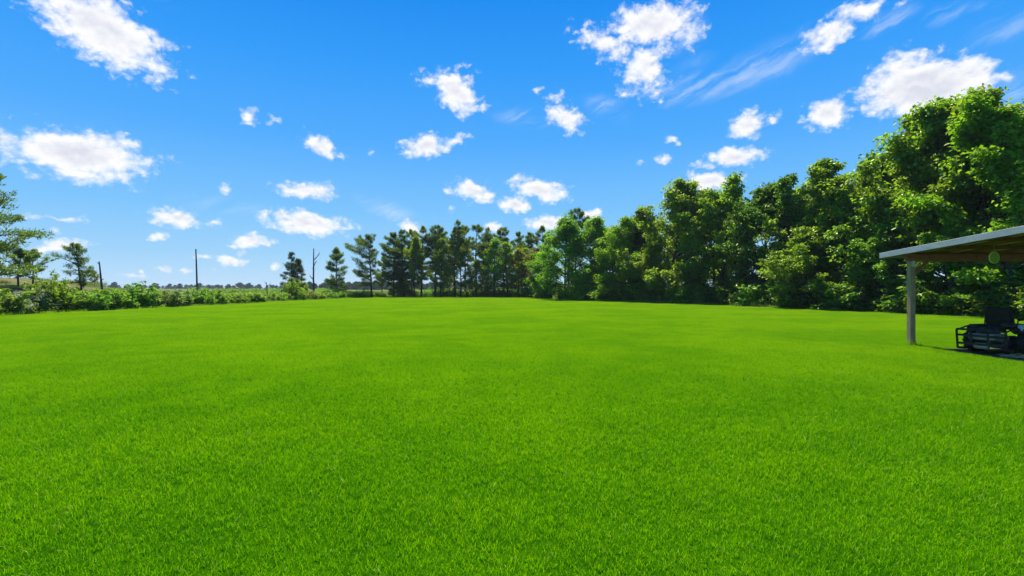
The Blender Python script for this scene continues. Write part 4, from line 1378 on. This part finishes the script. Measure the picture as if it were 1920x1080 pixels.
# ------------------------------------------------------------------ riding mower
surf_mat('black_paint', noisy((0.026, 0.019, 0.013), (0.050, 0.037, 0.026), 8.0), 0.55, spec=0.18)
surf_mat('black_vinyl', noisy((0.018, 0.013, 0.009), (0.034, 0.025, 0.017), 14.0), 0.65, spec=0.18, bump=(50, 0.2, 0.005))
surf_mat('rubber', noisy((0.018, 0.014, 0.010), (0.042, 0.034, 0.025), 9.0), 0.85, spec=0.2)
surf_mat('engine_grey', noisy((0.30, 0.26, 0.20), (0.46, 0.40, 0.32), 7.0), 0.55, 0.2)
surf_mat('engine_black', noisy((0.022, 0.016, 0.011), (0.06, 0.045, 0.032), 6.0), 0.6, spec=0.2)
surf_mat('grey_panel', noisy((0.34, 0.38, 0.40), (0.46, 0.50, 0.52), 6.0), 0.4)
surf_mat('rust_metal', noisy((0.16, 0.10, 0.07), (0.30, 0.24, 0.20), 12.0), 0.6, 0.4)
surf_mat('cream_metal', noisy((0.42, 0.38, 0.30), (0.58, 0.54, 0.46), 12.0), 0.5, 0.3)

mw = thing('riding_mower', 'black riding mower with high-backed seat and rear tube guard under the shelter', 'mower', (12.10, 12.45, 0.010), R(14))
# local axes: +x forward (into the shelter), rear end at x = -0.95, camera side at y < 0
def arc(pts, r=0.05, n=3):
    """polyline with rounded corners"""
    out = [Vector(pts[0])]
    for i in range(1, len(pts) - 1):
        p0, p, p1 = Vector(pts[i - 1]), Vector(pts[i]), Vector(pts[i + 1])
        a = p + (p0 - p).normalized() * r
        b = p + (p1 - p).normalized() * r
        for k in range(n + 1):
            t = k / n
            out.append((a * (1 - t) + p * t) * (1 - t) + (p * (1 - t) + b * t) * t)
    out.append(Vector(pts[-1]))
    return out


m = MB()
m.box((0.0, -0.42, 0.33), (1.7, 0.06, 0.09), 0.008).box((0.0, 0.42, 0.33), (1.7, 0.06, 0.09), 0.008)
m.box((-0.62, 0, 0.33), (0.06, 0.9, 0.07), 0.006).box((0.25, 0, 0.33), (0.06, 0.9, 0.07), 0.006).box((0.82, 0, 0.33), (0.06, 0.9, 0.07), 0.006)
m.build('frame', 'black_paint', mw)
g = MB()
g.tube(arc([(-0.66, -0.50, 0.10), (-0.92, -0.52, 0.12), (-0.96, -0.52, 0.58), (-0.96, 0.52, 0.58), (-0.92, 0.52, 0.12), (-0.66, 0.50, 0.10)], 0.04), 0.026, 8)
g.build('rear_guard', 'black_paint', mw)
for z in (0.44, 0.24):
    MB().box((-0.955, 0, z), (0.022, 1.0, 0.055), 0.005).build('guard_bar', 'black_paint', mw)
for yy in (0.20, -0.16):
    MB().box((-0.957, yy, 0.41), (0.02, 0.045, 0.30), 0.004).build('guard_upright', 'black_paint', mw)
for s in (-1, 1):
    MB().tube(arc([(-0.96, s * 0.5, 0.56), (-0.6, s * 0.5, 0.66), (-0.45, s * 0.48, 0.40)], 0.06), 0.02, 7).build('side_rail', 'black_paint', mw)
# engine
e = MB().box((-0.66, 0.0, 0.42), (0.40, 0.46, 0.16), 0.03).build('engine', 'engine_grey', mw)
MB().lathe([(0.21, 0.50), (0.22, 0.53), (0.20, 0.60), (0.12, 0.645), (0.02, 0.65)], c=(-0.66, 0.02, 0), n=22).build('shroud', 'engine_black', e)
for s in (-1, 1):
    f = MB()
    for k in range(5):
        f.box((-0.70, s * 0.30, 0.35 + k * 0.03), (0.20, 0.14, 0.012), 0.002)
    f.build('cylinder_fins', 'engine_grey', e)
MB().tube(arc([(-0.60, -0.30, 0.32), (-0.80, -0.34, 0.24), (-0.84, 0.12, 0.22), (-0.90, 0.26, 0.22)], 0.05), 0.028, 8).build('exhaust_pipe', 'rust_metal', e)
MB().lathe([(0.065, -0.14), (0.075, -0.12), (0.075, 0.12), (0.065, 0.14)], 'y', (-0.83, 0.05, 0.20), 14).build('muffler', 'cream_metal', e)
MB().box((-0.60, -0.18, 0.60), (0.20, 0.16, 0.10), 0.02).build('air_filter', 'engine_black', e)
# tanks and fenders
for s in (-1, 1):
    MB().box((-0.20, s * 0.47, 0.60), (0.74, 0.24, 0.18), 0.05).build('fender', 'black_paint', mw)
MB().box((-0.50, -0.34, 0.71), (0.26, 0.30, 0.10), 0.03).build('fuel_tank', 'engine_black', mw)
MB().box((-0.37, -0.535, 0.665), (0.36, 0.10, 0.15), 0.02).build('side_panel', 'grey_panel', mw)
# seat
st = MB().box((-0.06, 0, 0.66), (0.52, 0.56, 0.14), 0.05).build('seat', 'black_vinyl', mw)
Mr = Matrix.Rotation(R(-12), 3, 'Y')
bk = MB()
bk.box((-0.35, 0, 0.90), (0.11, 0.60, 0.44), 0.045, Mr)
bk.build('backrest', 'black_vinyl', mw)
for zz in (0.80, 0.96):
    MB().box((-0.425 - (zz - 0.9) * 0.2, 0, zz), (0.018, 0.56, 0.03), 0.006, Mr).build('seam_ridge', 'black_vinyl', bpy.data.objects['backrest'])
for s in (-1, 1):
    MB().box((-0.10, s * 0.34, 0.84), (0.36, 0.07, 0.05), 0.02).build('armrest', 'black_vinyl', mw)
    MB().tube(arc([(-0.30, s * 0.34, 0.66), (-0.28, s * 0.34, 0.82), (-0.10, s * 0.34, 0.83)], 0.03), 0.014, 6).build('armrest_bracket', 'black_paint', mw)
    MB().tube(arc([(0.22, s * 0.40, 0.55), (0.26, s * 0.40, 0.98), (0.18, s * 0.06 + s * 0.06, 1.02)], 0.06), 0.014, 7).build('control_lever', 'black_paint', mw)
# wheels
for (x, y, r, w) in ((-0.28, -0.55, 0.285, 0.24), (-0.28, 0.55, 0.285, 0.24)):
    t = MB().lathe([(r * 0.55, -w / 2), (r * 0.88, -w / 2), (r * 0.97, -w * 0.36), (r, -w * 0.2), (r, w * 0.2), (r * 0.97, w * 0.36), (r * 0.88, w / 2), (r * 0.55, w / 2)], 'y', (0, 0, 0), 28)
    for k in range(22):
        a = 2 * math.pi * k / 22
        t.box((math.cos(a) * r, (0.05 if k % 2 else -0.05), math.sin(a) * r), (0.02, 0.12, 0.035), 0.0, Matrix.Rotation(-a, 3, 'Y'))
    wh = thing('wheel', None, None)
    wh.parent = mw
    wh.location = (x, y, r)
    t.build('tyre', 'rubber', wh)
    MB().lathe([(0.02, -0.06), (0.06, -0.065), (r * 0.5, -0.03), (r * 0.56, -w * 0.46), (r * 0.58, -w * 0.46), (r * 0.56, 0.0), (0.02, 0.0)], 'y', n=22).build('rim', 'black_paint', wh)
for s in (-1, 1):
    wh = thing('caster_wheel', None, None)
    wh.parent = mw
    wh.location = (1.02, s * 0.40, 0.14)
    MB().lathe([(0.06, -0.06), (0.12, -0.06), (0.14, -0.03), (0.14, 0.03), (0.12, 0.06), (0.06, 0.06)], 'y', n=18).build('tyre', 'rubber', wh)
    MB().tube(arc([(0, -0.08, 0), (0, -0.08, 0.17), (0, 0.08, 0.17), (0, 0.08, 0)], 0.03), 0.014, 6).build('fork', 'black_paint', wh)
# cutting deck
dk = MB().lathe([(0.60, 0.11), (0.62, 0.11), (0.62, 0.20), (0.54, 0.245), (0.10, 0.25)], c=(0.42, 0, 0), n=24)
dk.build('mower_deck', 'engine_black', mw)

# ------------------------------------------------------------------ things lying under the shelter
surf_mat('straw', noisy((0.45, 0.36, 0.14), (0.60, 0.50, 0.22), 9.0), 0.9)
surf_mat('old_plank', wood_fn((0.30, 0.24, 0.17), (0.45, 0.38, 0.28)), 0.9)
b = MB().bar((-0.55, 0, 0.02), (0.55, 0.03, 0.025), 0.09, 0.028, 0.003)
pl = b.build('plank', 'old_plank')
pl.location = (11.62, 11.42, 0.012)
pl.rotation_euler = (0, 0, R(-58))
tag(pl, 'weathered loose plank on the ground beside the mower', 'plank')
b = MB()
rng = np.random.default_rng(4)
for k in range(26):
    a = rng.random() * 3.14
    c = rng.normal(size=2) * np.array([0.09, 0.09])
    h = 0.01 + 0.09 * rng.random()
    L = 0.10 + 0.1 * rng.random()
    b.tube([(c[0] - math.cos(a) * L, c[1] - math.sin(a) * L, 0.008), (c[0], c[1], h), (c[0] + math.cos(a) * L, c[1] + math.sin(a) * L, h * 0.3 + 0.008)], 0.006, 4)
hy = b.build('straw_tuft', 'straw')
hy.location = (11.55, 11.75, 0.010)
tag(hy, 'small heap of yellow straw beside the mower wheel', 'straw')

# ------------------------------------------------------------------ the thin summer haze over the fields
def build_haze():
    m = bpy.data.materials.new('haze')
    m.use_nodes = True
    m.node_tree.nodes.clear()
    N = NT(m.node_tree)
    v = N.new('ShaderNodeVolumePrincipled')
    v.inputs['Color'].default_value = (0.78, 0.88, 1.0, 1)
    v.inputs['Density'].default_value = 0.00018
    v.inputs['Anisotropy'].default_value = 0.2
    o = N.new('ShaderNodeOutputMaterial')
    N.link(v.outputs[0], o.inputs['Volume'])
    MATS['haze'] = m
    h = MB().box((0, 2350, 8.0), (6600, 5500, 18.0)).build('haze', 'haze')
    tag(h, kind='stuff')


build_haze()
